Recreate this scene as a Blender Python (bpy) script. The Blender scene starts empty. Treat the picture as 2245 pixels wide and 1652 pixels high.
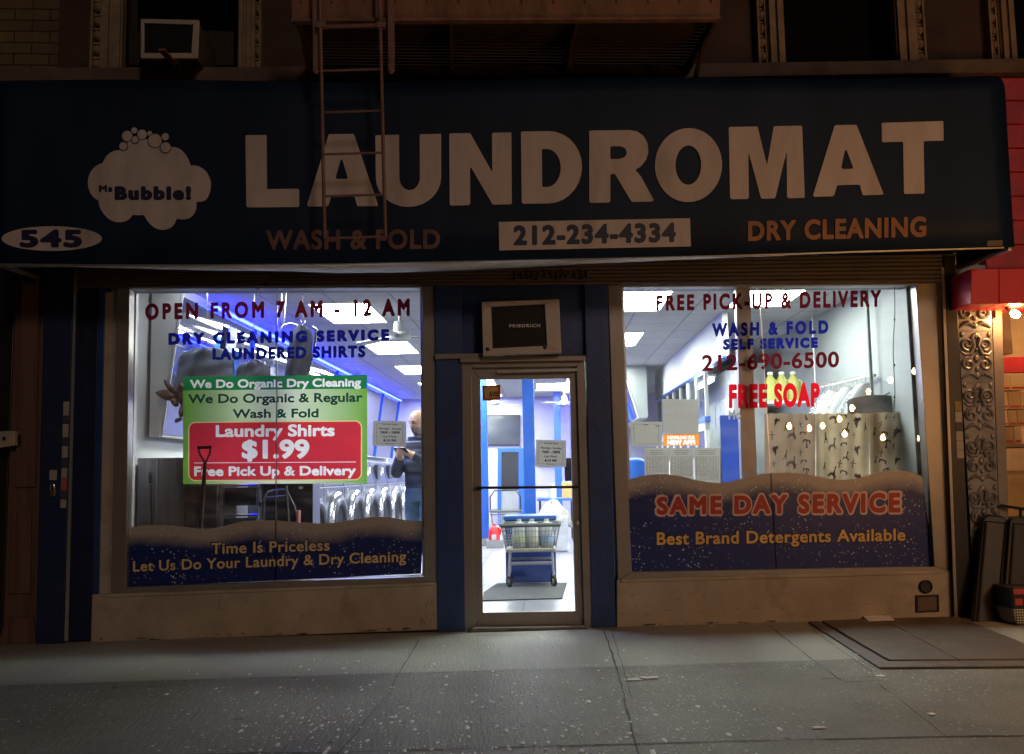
import bpy, bmesh, math, random
import numpy as np
from mathutils import Vector, Matrix
random.seed(5)
R_ = math.radians
SC = bpy.context.scene
COL = SC.collection

# ------------------------------------------------------------------ camera
PW, PH, FPX = 2245.0, 1652.0, 2100.0          # photograph measured at this size
YAW, PITCH, ROLL = R_(3.579), R_(5.797), R_(-1.043)
CAM = Vector((0, -7.8, 1.233))
_f = Vector((math.sin(YAW)*math.cos(PITCH), math.cos(YAW)*math.cos(PITCH), math.sin(PITCH)))
_r = Vector((math.cos(YAW), -math.sin(YAW), 0)); _u = _r.cross(_f)
CR = math.cos(ROLL)*_r + math.sin(ROLL)*_u
CU = -math.sin(ROLL)*_r + math.cos(ROLL)*_u
CF = _f
cam = bpy.data.cameras.new('camera'); cam.sensor_width = 36; cam.lens = FPX/PW*36
cam.clip_end = 2000; cam.clip_start = .05
co = bpy.data.objects.new('camera', cam); COL.objects.link(co)
co.matrix_world = Matrix(((CR.x, CU.x, -CF.x, CAM.x), (CR.y, CU.y, -CF.y, CAM.y), (CR.z, CU.z, -CF.z, CAM.z), (0, 0, 0, 1)))
SC.camera = co

# ------------------------------------------------------------------ night sky, one weak warm lamp light from the street side
SUN_EL, SUN_AZ = R_(19), R_(20)               # comes from the street, a little from the right
w = bpy.data.worlds.new('World'); SC.world = w; w.use_nodes = True
nt = w.node_tree; bg = nt.nodes['Background']
sky = nt.nodes.new('ShaderNodeTexSky'); sky.sky_type = 'NISHITA'; sky.sun_disc = False
sky.sun_elevation = SUN_EL; sky.sun_rotation = R_(180)-SUN_AZ
nt.links.new(sky.outputs[0], bg.inputs[0]); bg.inputs[1].default_value = 0.0012
sl = bpy.data.lights.new('street_light', 'SUN'); sl.energy = 0.25; sl.angle = R_(9); sl.color = (1, .73, .56)
so = bpy.data.objects.new('street_light', sl); COL.objects.link(so)
sd = Vector((-math.sin(SUN_AZ)*math.cos(SUN_EL), math.cos(SUN_AZ)*math.cos(SUN_EL), -math.sin(SUN_EL)))
so.rotation_euler = sd.to_track_quat('-Z', 'Y').to_euler(); so.location = (3, -12, 9)
SC.view_settings.view_transform = 'Standard'; SC.view_settings.look = 'None'
SC.view_settings.exposure = 0; SC.view_settings.gamma = 1
SC.render.engine = 'CYCLES'
SC.cycles.use_denoising = True
SC.cycles.max_bounces = 8; SC.cycles.transparent_max_bounces = 12
SC.cycles.caustics_reflective = False; SC.cycles.caustics_refractive = False
SC.cycles.sample_clamp_indirect = 4

# ------------------------------------------------------------------ measuring helpers
def ray(px, py): return CF + CR*((px-PW/2)/FPX) - CU*((py-PH/2)/FPX)
def P(px, py, y=0.0):
    d = ray(px, py); return CAM + d*((y-CAM.y)/d.y)
def G(px, py, z=0.0):
    d = ray(px, py); return CAM + d*((z-CAM.z)/d.z)
SK = R_(5.4)                                   # the shop floor plan is skewed to the pavement line
EU = Vector((math.cos(SK), -math.sin(SK), 0)); EV = Vector((math.sin(SK), math.cos(SK), 0))
def I(u, v, z): return EU*u + EV*v + Vector((0, 0, z))
def IV(px, py, v):
    d = ray(px, py); t = (v-CAM.dot(EV))/d.dot(EV); return CAM + d*t
def uz(px, py, v):
    p = IV(px, py, v); return p.dot(EU), p.z
FLZ = .10; CEZ = 2.95; UL = -2.75; UR = 3.65; VB = 13.6

# ------------------------------------------------------------------ materials
def nn(nt, t, **k):
    n = nt.nodes.new(t)
    for a, b in k.items(): setattr(n, a, b)
    return n
def newmat(name):
    m = bpy.data.materials.new(name); m.use_nodes = True
    nt = m.node_tree; b = nt.nodes['Principled BSDF']
    return m, nt, b
def M(name, col, rough=.5, metal=0, ns=6, amp=.12, bump=.0, bs=60, spec=.5, stretch=(1, 1, 1), dirt=0, dirtcol=(.02, .018, .015), ds=3):
    m, nt, b = newmat(name)
    b.inputs['Roughness'].default_value = rough; b.inputs['Metallic'].default_value = metal
    b.inputs['Specular IOR Level'].default_value = spec
    tc = nn(nt, 'ShaderNodeTexCoord'); mp = nn(nt, 'ShaderNodeMapping'); mp.inputs['Scale'].default_value = stretch
    nt.links.new(tc.outputs['Object'], mp.inputs[0])
    no = nn(nt, 'ShaderNodeTexNoise'); no.inputs['Scale'].default_value = ns; no.inputs['Detail'].default_value = 6
    nt.links.new(mp.outputs[0], no.inputs['Vector'])
    rp = nn(nt, 'ShaderNodeValToRGB')
    rp.color_ramp.elements[0].position = .3; rp.color_ramp.elements[1].position = .7
    rp.color_ramp.elements[0].color = tuple(c*(1-amp) for c in col)+(1,)
    rp.color_ramp.elements[1].color = tuple(min(1, c*(1+amp)) for c in col)+(1,)
    nt.links.new(no.outputs[0], rp.inputs[0]); out = rp.outputs[0]
    if dirt:
        n2 = nn(nt, 'ShaderNodeTexNoise'); n2.inputs['Scale'].default_value = ds; n2.inputs['Detail'].default_value = 9; n2.inputs['Roughness'].default_value = .7
        nt.links.new(mp.outputs[0], n2.inputs['Vector'])
        r2 = nn(nt, 'ShaderNodeValToRGB'); r2.color_ramp.elements[0].position = .52; r2.color_ramp.elements[1].position = .75
        r2.color_ramp.elements[1].color = (dirt, dirt, dirt, 1)
        nt.links.new(n2.outputs[0], r2.inputs[0])
        mx = nn(nt, 'ShaderNodeMix', data_type='RGBA'); nt.links.new(r2.outputs[0], mx.inputs[0]); nt.links.new(out, mx.inputs[6]); mx.inputs[7].default_value = dirtcol+(1,)
        out = mx.outputs[2]
    nt.links.new(out, b.inputs['Base Color'])
    if bump:
        n3 = nn(nt, 'ShaderNodeTexNoise'); n3.inputs['Scale'].default_value = bs; n3.inputs['Detail'].default_value = 5
        nt.links.new(mp.outputs[0], n3.inputs['Vector'])
        bp = nn(nt, 'ShaderNodeBump'); bp.inputs['Strength'].default_value = bump; bp.inputs['Distance'].default_value = .01
        nt.links.new(n3.outputs[0], bp.inputs['Height']); nt.links.new(bp.outputs[0], b.inputs['Normal'])
    return m
def E(name, col, s):
    m, nt, b = newmat(name)
    b.inputs['Base Color'].default_value = tuple(col)+(1,)
    b.inputs['Emission Color'].default_value = tuple(col)+(1,); b.inputs['Emission Strength'].default_value = s
    return m
def T(name, col, tr=.5, rough=.5, amp=.06, ns=5, tint=None):
    # printed vinyl or paper: lets light through from behind
    m, nt, b = newmat(name); nt.nodes.remove(b)
    o = nt.nodes['Material Output']
    tc = nn(nt, 'ShaderNodeTexCoord'); no = nn(nt, 'ShaderNodeTexNoise'); no.inputs['Scale'].default_value = ns
    nt.links.new(tc.outputs['Object'], no.inputs['Vector'])
    rp = nn(nt, 'ShaderNodeValToRGB'); rp.color_ramp.elements[0].position = .3; rp.color_ramp.elements[1].position = .7
    rp.color_ramp.elements[0].color = tuple(c*(1-amp) for c in col)+(1,); rp.color_ramp.elements[1].color = tuple(min(1, c*(1+amp)) for c in col)+(1,)
    nt.links.new(no.outputs[0], rp.inputs[0])
    d = nn(nt, 'ShaderNodeBsdfDiffuse'); t = nn(nt, 'ShaderNodeBsdfTranslucent'); mx = nn(nt, 'ShaderNodeMixShader')
    nt.links.new(rp.outputs[0], d.inputs[0]); nt.links.new(rp.outputs[0], t.inputs[0])
    mx.inputs[0].default_value = tr; nt.links.new(d.outputs[0], mx.inputs[1]); nt.links.new(t.outputs[0], mx.inputs[2])
    nt.links.new(mx.outputs[0], o.inputs[0])
    return m
def glass_mat(name, tint=(1, 1, 1), boost=1.0, haze=0.0):
    m, nt, b = newmat(name); nt.nodes.remove(b); o = nt.nodes['Material Output']
    g = nn(nt, 'ShaderNodeNewGeometry'); dp = nn(nt, 'ShaderNodeVectorMath', operation='DOT_PRODUCT')
    nt.links.new(g.outputs['Normal'], dp.inputs[0]); nt.links.new(g.outputs['Incoming'], dp.inputs[1])
    ab = nn(nt, 'ShaderNodeMath', operation='ABSOLUTE'); nt.links.new(dp.outputs['Value'], ab.inputs[0])
    su = nn(nt, 'ShaderNodeMath', operation='SUBTRACT'); su.inputs[0].default_value = 1; nt.links.new(ab.outputs[0], su.inputs[1])
    pw = nn(nt, 'ShaderNodeMath', operation='POWER'); pw.inputs[1].default_value = 5; nt.links.new(su.outputs[0], pw.inputs[0])
    ml = nn(nt, 'ShaderNodeMath', operation='MULTIPLY_ADD'); ml.inputs[1].default_value = .96; ml.inputs[2].default_value = .042*boost
    nt.links.new(pw.outputs[0], ml.inputs[0])
    t = nn(nt, 'ShaderNodeBsdfTransparent'); t.inputs[0].default_value = tuple(tint)+(1,)
    gl = nn(nt, 'ShaderNodeBsdfGlossy'); gl.inputs['Roughness'].default_value = 0.0
    mx = nn(nt, 'ShaderNodeMixShader'); nt.links.new(ml.outputs[0], mx.inputs[0]); nt.links.new(t.outputs[0], mx.inputs[1]); nt.links.new(gl.outputs[0], mx.inputs[2])
    if haze:          # pale smears mixed into the glass, imitating glare and reflections
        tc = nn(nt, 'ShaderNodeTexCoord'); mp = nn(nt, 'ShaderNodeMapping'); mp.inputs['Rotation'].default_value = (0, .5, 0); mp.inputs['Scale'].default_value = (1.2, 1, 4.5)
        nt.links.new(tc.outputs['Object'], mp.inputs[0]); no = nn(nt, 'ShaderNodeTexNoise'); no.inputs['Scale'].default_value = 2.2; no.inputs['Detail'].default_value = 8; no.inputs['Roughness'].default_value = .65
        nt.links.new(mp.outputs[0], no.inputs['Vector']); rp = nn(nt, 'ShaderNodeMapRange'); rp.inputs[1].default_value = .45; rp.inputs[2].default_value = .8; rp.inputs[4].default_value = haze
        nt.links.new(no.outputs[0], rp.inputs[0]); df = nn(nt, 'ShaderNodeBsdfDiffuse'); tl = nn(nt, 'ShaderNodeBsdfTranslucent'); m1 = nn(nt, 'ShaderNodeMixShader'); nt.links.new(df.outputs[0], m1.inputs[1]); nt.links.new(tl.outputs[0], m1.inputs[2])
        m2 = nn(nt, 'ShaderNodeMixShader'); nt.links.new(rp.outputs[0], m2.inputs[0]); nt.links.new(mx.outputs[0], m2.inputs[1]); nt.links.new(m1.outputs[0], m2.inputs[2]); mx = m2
    nt.links.new(mx.outputs[0], o.inputs[0]); return m
def film(name, col=(.8, .85, .9), tr=.55, rough=.15):
    m, nt, b = newmat(name); nt.nodes.remove(b); o = nt.nodes['Material Output']
    t = nn(nt, 'ShaderNodeBsdfTransparent'); t.inputs[0].default_value = (.92, .94, .97, 1)
    p = nn(nt, 'ShaderNodeBsdfPrincipled'); p.inputs['Base Color'].default_value = tuple(col)+(1,); p.inputs['Roughness'].default_value = rough
    no = nn(nt, 'ShaderNodeTexNoise'); no.inputs['Scale'].default_value = 9; no.inputs['Detail'].default_value = 6
    tc = nn(nt, 'ShaderNodeTexCoord'); mp = nn(nt, 'ShaderNodeMapping'); mp.inputs['Scale'].default_value = (2, 2, .5)
    nt.links.new(tc.outputs['Object'], mp.inputs[0]); nt.links.new(mp.outputs[0], no.inputs['Vector'])
    bp = nn(nt, 'ShaderNodeBump'); bp.inputs['Strength'].default_value = 1; bp.inputs['Distance'].default_value = .05
    nt.links.new(no.outputs[0], bp.inputs['Height']); nt.links.new(bp.outputs[0], p.inputs['Normal'])
    mx = nn(nt, 'ShaderNodeMixShader'); mx.inputs[0].default_value = 1-tr
    nt.links.new(t.outputs[0], mx.inputs[1]); nt.links.new(p.outputs[0], mx.inputs[2]); nt.links.new(mx.outputs[0], o.inputs[0]); return m

# ------------------------------------------------------------------ objects
ORG = {}
def tag(o, label=None, cat=None, group=None, kind=None):
    if label: o['label'] = label
    if cat: o['category'] = cat
    if group: o['group'] = group
    if kind: o['kind'] = kind
    return o
def thing(name, label, cat, loc=(0, 0, 0), rz=0, group=None):
    o = bpy.data.objects.new(name, None); COL.objects.link(o); o.empty_display_size = .1
    o.location = loc; o.rotation_euler = (0, 0, rz); tag(o, label, cat, group)
    ORG[o.name] = Vector(loc); return o
class MB:
    def __init__(s, xf=None): s.v = []; s.f = []; s.xf = xf; s.attr = []
    def add(s, vs, fs):
        b = len(s.v); s.v += [Vector(p) for p in vs]; s.f += [tuple(i+b for i in f) for f in fs]
    def hexa(s, p): s.add(p, [(0, 3, 2, 1), (4, 5, 6, 7), (0, 1, 5, 4), (1, 2, 6, 5), (2, 3, 7, 6), (3, 0, 4, 7)])
    def box(s, x0, x1, y0, y1, z0, z1):
        s.hexa([(x0, y0, z0), (x1, y0, z0), (x1, y1, z0), (x0, y1, z0), (x0, y0, z1), (x1, y0, z1), (x1, y1, z1), (x0, y1, z1)]); return s
    def prism(s, poly, off):
        off = Vector(off); n = len(poly); a = [Vector(p) for p in poly]
        s.add(a+[p+off for p in a], [tuple(range(n))[::-1], tuple(range(n, 2*n))]+[(i, (i+1) % n, n+(i+1) % n, n+i) for i in range(n)]); return s
    def pq(s, quad, y, dep):          # quad of photo points on plane y, extruded by dep along y
        return s.prism([P(q[0], q[1], y) for q in quad], (0, dep, 0))
    def bar(s, p, q, w, h, up=(0, 0, 1)):
        p, q = Vector(p), Vector(q); d = (q-p).normalized(); a = d.cross(Vector(up)).normalized()*(w/2); b = a.cross(d).normalized()*(h/2)
        s.hexa([p-a-b, p+a-b, p+a+b, p-a+b, q-a-b, q+a-b, q+a+b, q-a+b]); return s
    def tube(s, pts, r, n=8, cap=True):
        pts = [Vector(p) for p in pts]; k = len(pts); rs = r if isinstance(r, (list, tuple)) else [r]*k
        prev = None; vs = []
        for i, p in enumerate(pts):
            d = (pts[min(i+1, k-1)]-pts[max(i-1, 0)])
            d = d.normalized() if d.length > 1e-9 else Vector((0, 0, 1))
            a = prev-d*prev.dot(d) if prev else d.cross(Vector((0, 0, 1)) if abs(d.z) < .9 else Vector((1, 0, 0)))
            a = a.normalized() if a.length > 1e-6 else Vector((1, 0, 0)); prev = a; b = d.cross(a)
            vs += [p+(a*math.cos(2*math.pi*j/n)+b*math.sin(2*math.pi*j/n))*rs[i] for j in range(n)]
        fs = [(i*n+j, i*n+(j+1) % n, (i+1)*n+(j+1) % n, (i+1)*n+j) for i in range(k-1) for j in range(n)]
        if cap: fs += [tuple(range(n))[::-1], tuple((k-1)*n+j for j in range(n))]
        s.add(vs, fs); return s
    def lathe(s, prof, c, ax=(0, 0, 1), n=20):       # prof: (radius, height)
        ax = Vector(ax).normalized(); c = Vector(c)
        a = ax.cross(Vector((0, 0, 1)) if abs(ax.z) < .9 else Vector((1, 0, 0))).normalized(); b = ax.cross(a)
        k = len(prof); vs = [c+ax*h+(a*math.cos(2*math.pi*j/n)+b*math.sin(2*math.pi*j/n))*r for r, h in prof for j in range(n)]
        fs = [(i*n+j, i*n+(j+1) % n, (i+1)*n+(j+1) % n, (i+1)*n+j) for i in range(k-1) for j in range(n)]
        fs += [tuple(range(n))[::-1], tuple((k-1)*n+j for j in range(n))]
        s.add(vs, fs); return s
    def ball(s, c, r, n=12, m=8):
        rx, ry, rz = r if isinstance(r, (list, tuple)) else (r, r, r); c = Vector(c)
        vs = [c+Vector((0, 0, -rz))]
        for i in range(1, m):
            t = -math.pi/2+math.pi*i/m
            vs += [c+Vector((rx*math.cos(t)*math.cos(2*math.pi*j/n), ry*math.cos(t)*math.sin(2*math.pi*j/n), rz*math.sin(t))) for j in range(n)]
        vs.append(c+Vector((0, 0, rz))); L = len(vs)-1
        fs = [(0, 1+(j+1) % n, 1+j) for j in range(n)]
        fs += [(1+i*n+j, 1+i*n+(j+1) % n, 1+(i+1)*n+(j+1) % n, 1+(i+1)*n+j) for i in range(m-2) for j in range(n)]
        fs += [(1+(m-2)*n+j, 1+(m-2)*n+(j+1) % n, L) for j in range(n)]
        s.add(vs, fs); return s
    def torus(s, c, ax, R, r, n=28, m=8, sx=1, flat=1.0):
        ax = Vector(ax).normalized(); c = Vector(c); a = ax.cross(Vector((0, 0, 1)) if abs(ax.z) < .9 else Vector((1, 0, 0))).normalized(); b = ax.cross(a)
        vs = []
        for i in range(n):
            d = a*math.cos(2*math.pi*i/n)+b*math.sin(2*math.pi*i/n)
            vs += [c+d*(R+r*math.cos(2*math.pi*j/m))+ax*(r*flat*math.sin(2*math.pi*j/m)) for j in range(m)]
        s.add(vs, [(i*m+j, ((i+1) % n)*m+j, ((i+1) % n)*m+(j+1) % m, i*m+(j+1) % m) for i in range(n) for j in range(m)]); return s
    def grid(s, fn, nu, nv):
        vs = [fn(i/nu, j/nv) for j in range(nv+1) for i in range(nu+1)]
        s.add(vs, [(j*(nu+1)+i, j*(nu+1)+i+1, (j+1)*(nu+1)+i+1, (j+1)*(nu+1)+i) for j in range(nv) for i in range(nu)]); return s
    def build(s, name, mat, parent=None, smooth=False, bev=0, solid=0, kind=None, label=None, local=False):
        me = bpy.data.meshes.new(name); o = Vector((0, 0, 0))
        r = parent
        while r is not None and r.parent is not None: r = r.parent
        if r is not None and not local: o = ORG.get(r.name, o)
        V = [(s.xf(*p) if s.xf else p)-o for p in s.v]
        if parent is None:
            c = sum(V, Vector())/len(V); c.z = min(p.z for p in V)
            V = [p-c for p in V]
        me.from_pydata(V, [], s.f); me.validate()
        bm = bmesh.new(); bm.from_mesh(me); bmesh.ops.recalc_face_normals(bm, faces=bm.faces); bm.to_mesh(me); bm.free()
        for q in me.polygons: q.use_smooth = smooth
        if isinstance(mat, (list, tuple)):
            for x in mat: me.materials.append(x)
        else: me.materials.append(mat)
        ob = bpy.data.objects.new(name, me); COL.objects.link(ob)
        if parent is not None: ob.parent = parent
        else: ob.location = c; ORG[ob.name] = c
        if smooth:
            try:
                me.set_sharp_from_angle(angle=R_(40))
            except Exception: pass
        if solid:
            m = ob.modifiers.new('t', 'SOLIDIFY'); m.thickness = solid; m.offset = 0
        if bev:
            m = ob.modifiers.new('b', 'BEVEL'); m.width = bev; m.segments = 2; m.limit_method = 'ANGLE'
        if kind: ob['kind'] = kind
        if label: ob['label'] = label
        return ob
def copy_tree(o, parent=None):
    c = o.copy(); COL.objects.link(c)
    if parent is not None: c.parent = parent
    for ch in o.children: copy_tree(ch, c)
    return c

# ------------------------------------------------------------------ lettering: signed-distance outlines of the built-in font or of drawn letters
_GL = {}
def _edges_font(ch):
    if ch in _GL: return _GL[ch]
    def mesh_of(t):
        c = bpy.data.curves.new('t', 'FONT'); c.body = t; c.resolution_u = 5
        o = bpy.data.objects.new('t', c); me = o.to_mesh(); v = np.array([p.co[:2] for p in me.vertices]) if len(me.vertices) else np.zeros((0, 2))
        cnt = {}
        for p in me.polygons:
            vi = list(p.vertices)
            for i in range(len(vi)):
                e = tuple(sorted((vi[i], vi[(i+1) % len(vi)]))); cnt[e] = cnt.get(e, 0)+1
        ed = [e for e, k in cnt.items() if k == 1]
        o.to_mesh_clear(); bpy.data.objects.remove(o); bpy.data.curves.remove(c); return v, ed
    v, ed = mesh_of(ch)
    wI = lambda t: (lambda a: a[:, 0].max()-a[:, 0].min())(mesh_of(t)[0])
    adv = wI('I'+ch+'I')-wI('II')
    x0 = v[:, 0].min() if len(v) else 0
    _GL[ch] = (np.array([[v[a], v[b]] for a, b in ed]) if ed else np.zeros((0, 2, 2)), adv); return _GL[ch]
_SD = {}
def seg_sdf(ed, Q):
    best = np.full(len(Q), 1e9); par = np.zeros(len(Q), int)
    for a, b in ed:
        d = b-a; l = d@d+1e-12
        t = np.clip(((Q-a)@d)/l, 0, 1); e = Q-a-t[:, None]*d; best = np.minimum(best, (e*e).sum(1))
        c = (a[1] > Q[:, 1]) != (b[1] > Q[:, 1])
        if abs(d[1]) > 1e-12: par += (c & (Q[:, 0] < a[0]+(Q[:, 1]-a[1])/d[1]*d[0]))
    s = np.sqrt(best); s[par % 2 == 1] *= -1; return s
def sdf_mesh(ed, bold, h):
    # filled mesh of {distance to shape < bold}
    if len(ed) == 0: return [], []
    lo = ed.reshape(-1, 2).min(0)-bold-2*h; hi = ed.reshape(-1, 2).max(0)+bold+2*h
    nx = int((hi[0]-lo[0])/h)+2; ny = int((hi[1]-lo[1])/h)+2
    X, Y = np.meshgrid(lo[0]+np.arange(nx)*h, lo[1]+np.arange(ny)*h)
    return march((seg_sdf(ed, np.stack([X.ravel(), Y.ravel()], 1))-bold).reshape(ny, nx), lo, h)
def march(s, lo, h):
    s = s.copy(); ny, nx = s.shape
    s[np.abs(s) < 1e-7] = 1e-7
    V = []; Fc = []; vid = {}
    def corner(i, j):
        k = (i, j)
        if k not in vid: vid[k] = len(V); V.append((lo[0]+i*h, lo[1]+j*h))
        return vid[k]
    def cross(i, j, i2, j2):
        k = (min((i, j), (i2, j2)), max((i, j), (i2, j2)))
        if k not in vid:
            a, b = s[j, i], s[j2, i2]; t = a/(a-b); vid[k] = len(V); V.append((lo[0]+(i+(i2-i)*t)*h, lo[1]+(j+(j2-j)*t)*h))
        return vid[k]
    ins = s < 0
    full = ins[:-1, :-1] & ins[1:, :-1] & ins[:-1, 1:] & ins[1:, 1:]
    anyc = ins[:-1, :-1] | ins[1:, :-1] | ins[:-1, 1:] | ins[1:, 1:]
    for j in range(ny-1):
        i = 0
        while i < nx-1:
            if full[j, i]:
                i0 = i
                while i < nx-1 and full[j, i]: i += 1
                Fc.append((corner(i0, j), corner(i, j), corner(i, j+1), corner(i0, j+1))); continue
            if anyc[j, i]:
                cs = [(i, j), (i+1, j), (i+1, j+1), (i, j+1)]; pl = []
                for k in range(4):
                    a = cs[k]; b = cs[(k+1) % 4]; ia = ins[a[1], a[0]]; ib = ins[b[1], b[0]]
                    if ia: pl.append(corner(*a))
                    if ia != ib: pl.append(cross(*a, *b))
                if len(pl) >= 3: Fc.append(tuple(pl))
            i += 1
    return V, Fc
def glyph(ch, bold, h):
    k = (ch, round(bold, 4), h)
    if k not in _SD: _SD[k] = sdf_mesh(_edges_font(ch)[0], bold, h)
    return _SD[k]
CAPH = None
def layout(text, bold=0, sp=0, h=.022):
    global CAPH
    if CAPH is None:
        e = _edges_font('H')[0]; CAPH = e[:, :, 1].max()
    V = []; Fs = []; x = 0
    for ch in text:
        adv = _edges_font(ch)[1]
        if ch != ' ':
            gv, gf = glyph(ch, bold, h); b = len(V)
            V += [(a+x, c) for a, c in gv]; Fs += [tuple(i+b for i in f) for f in gf]
        x += adv+sp+1.4*bold
    a = np.array(V); x0, x1 = a[:, 0].min(), a[:, 0].max()
    return [((p[0]-x0)/(x1-x0), (p[1]+bold)/(CAPH+2*bold)) for p in V], Fs
def lettering(text, q, y, mat, parent, bold=.0, sp=0, name='lettering', label=None, h=.022, fn=None):
    # q = (x left, cap top left, baseline left, x right, cap top right, baseline right) measured in the photograph
    V, Fs = layout(text, bold, sp, h); mb = MB()
    def f(u, v):
        xl, tl, bl, xr, tr, br = q; px = xl+(xr-xl)*u; t = tl+(tr-tl)*u; b = bl+(br-bl)*u
        return P(px, b+(t-b)*v, y)
    g = fn or f
    mb.add([g(u, v) for u, v in V], Fs)
    return mb.build(name, mat, parent, label=label)
def drawn(contours, f, bold=0, h=.02):
    ed = []
    for c in contours:
        for i in range(len(c)): ed.append([c[i], c[(i+1) % len(c)]])
    V, Fs = sdf_mesh(np.array(ed, float), bold, h); mb = MB(); mb.add([f(u, v) for u, v in V], Fs); return mb
def arc(cx, cy, rx, ry, a0, a1, n=14): return [(cx+rx*math.cos(R_(a0+(a1-a0)*i/n)), cy+ry*math.sin(R_(a0+(a1-a0)*i/n))) for i in range(n+1)]

# ------------------------------------------------------------------ material set
navy = M('navy_paint', (.018, .050, .20), .35, ns=4, amp=.2, bump=.15, bs=25, dirt=.35, dirtcol=(.02, .02, .03), ds=2.5)
navy_scuffed = M('navy_paint_scuffed', (.018, .050, .20), .4, ns=4, amp=.2, bump=.25, bs=30, dirt=.8, dirtcol=(.05, .045, .06), ds=5)
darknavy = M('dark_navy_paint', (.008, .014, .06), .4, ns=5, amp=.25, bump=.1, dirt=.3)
black = M('black_metal', (.008, .008, .011), .4, ns=8, amp=.3, bump=.1)
beige = M('beige_painted_panel', (.42, .36, .295), .5, ns=2.2, amp=.18, bump=.2, bs=14, dirt=.8, dirtcol=(.20, .16, .125), ds=3.2)
frame_m = M('bronze_aluminium', (.30, .275, .25), .38, metal=.55, ns=3, amp=.12, dirt=.3, dirtcol=(.08, .07, .06))
alu = M('bright_aluminium', (.6, .6, .62), .3, metal=.8, ns=10, amp=.08)
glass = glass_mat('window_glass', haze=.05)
trim_m = M('terracotta_trim', (.32, .225, .145), .75, ns=9, amp=.22, bump=.5, bs=30, dirt=.6, dirtcol=(.07, .05, .035), ds=4)
ledge_m = M('stone_ledge', (.15, .10, .07), .8, ns=5, amp=.25, bump=.4, bs=20, dirt=.6, dirtcol=(.04, .03, .025))
rust_iron = M('rusty_painted_iron', (.26, .125, .07), .65, ns=7, amp=.25, bump=.4, bs=45, dirt=.75, dirtcol=(.035, .018, .012), ds=5, stretch=(1, 1, .35))
pink_iron = M('faded_red_painted_iron', (.24, .135, .12), .6, ns=7, amp=.2, bump=.3, bs=50, dirt=.6, dirtcol=(.06, .035, .03), ds=9)
awn_m = M('navy_awning_vinyl', (.0070, .019, .052), .55, ns=1.6, amp=.35, bump=.5, bs=3.2, dirt=.4, dirtcol=(.018, .022, .024), ds=1.6, spec=.22, stretch=(1, 1, .3))
awn_white = M('white_awning_print', (.60, .53, .52), .6, ns=5, amp=.10, bump=.2, bs=5, dirt=.75, dirtcol=(.33, .28, .27), ds=3.0, stretch=(1, 1, .3))
awn_orange = M('faded_orange_awning_print', (.36, .15, .045), .55, ns=5, amp=.25, dirt=.5, dirtcol=(.17, .08, .04), ds=4)
awn_faded = M('badly_faded_orange_awning_print', (.17, .085, .07), .55, ns=5, amp=.35, dirt=.8, dirtcol=(.05, .035, .06), ds=4)
print_navy = M('navy_print', (.010, .014, .06), .5, amp=.15)
liner_m = M('white_vinyl_liner', (.85, .85, .83), .5, ns=3, amp=.1, bump=.2, bs=8, dirt=.4, dirtcol=(.3, .3, .28))
red_panel = M('red_painted_panel', (.46, .025, .045), .5, ns=4, amp=.25, bump=.25, bs=12, dirt=.6, dirtcol=(.22, .05, .06), ds=5)
dimmed_wall = M('dimmed_white_wall', (.25, .275, .275), .55, ns=2, amp=.06, dirt=.2, dirtcol=(.20, .22, .25), ds=1.5)  # white wall darkened in its colour to hold down the nearby panel's light
white_wall = M('white_painted_wall', (.62, .64, .64), .55, ns=2, amp=.05, bump=.05, dirt=.2, dirtcol=(.5, .52, .53), ds=1.5)
lav_wall = M('pale_lavender_wall', (.42, .41, .56), .6, ns=2, amp=.05)
blue_paint = M('bright_blue_paint', (.015, .10, .46), .4, ns=4, amp=.12)
steel = M('brushed_steel', (.42, .42, .44), .33, metal=.85, ns=30, amp=.18, stretch=(1, 1, .05), bump=.1, bs=40)
washer_m = M('washer_grey_steel', (.11, .12, .17), .35, metal=.5, ns=10, amp=.1)
chrome = M('chrome', (.48, .49, .53), .22, metal=.95, amp=.05)
darkplastic = M('dark_plastic', (.012, .013, .018), .4, amp=.2)
whiteplastic = M('white_plastic', (.52, .53, .53), .4, amp=.05)
greyplastic = M('grey_plastic', (.25, .26, .26), .5, amp=.1)
blackcloth = M('black_cloth', (.012, .014, .022), .75, ns=12, amp=.3, bump=.8, bs=9)
paper = T('paper', (.80, .81, .76), .55, amp=.05)
ink = M('dark_ink', (.02, .02, .02), .7)
maroon = T('maroon_vinyl', (.10, .008, .012), .35)
bluev = T('blue_vinyl', (.010, .013, .16), .4)
redv = T('red_vinyl', (.50, .008, .014), .5)
greyv = T('grey_vinyl', (.35, .35, .33), .4)
light_m = E('fluorescent_panel', (.93, 1, .91), 47.0)
tube_m = E('fluorescent_tube', (.9, .95, 1), 46.0)
led_m = E('blue_led_strip', (.004, .007, 1), 150.0)
bulb_m = E('filament_bulb', (1, .44, .12), 300.0)
nbulb_m = E('neighbour_bulb', (1, .50, .15), 330.0)
warm_panel = E('warm_lamp', (1, .56, .24), 7.0)

def ring(name, o, i, y, dep, mat, parent, bev=.004, label=None):
    mb = MB()
    for k in range(4): mb.pq([o[k], o[(k+1) % 4], i[(k+1) % 4], i[k]], y, dep)
    return mb.build(name, mat, parent, bev=bev, label=label)

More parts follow.
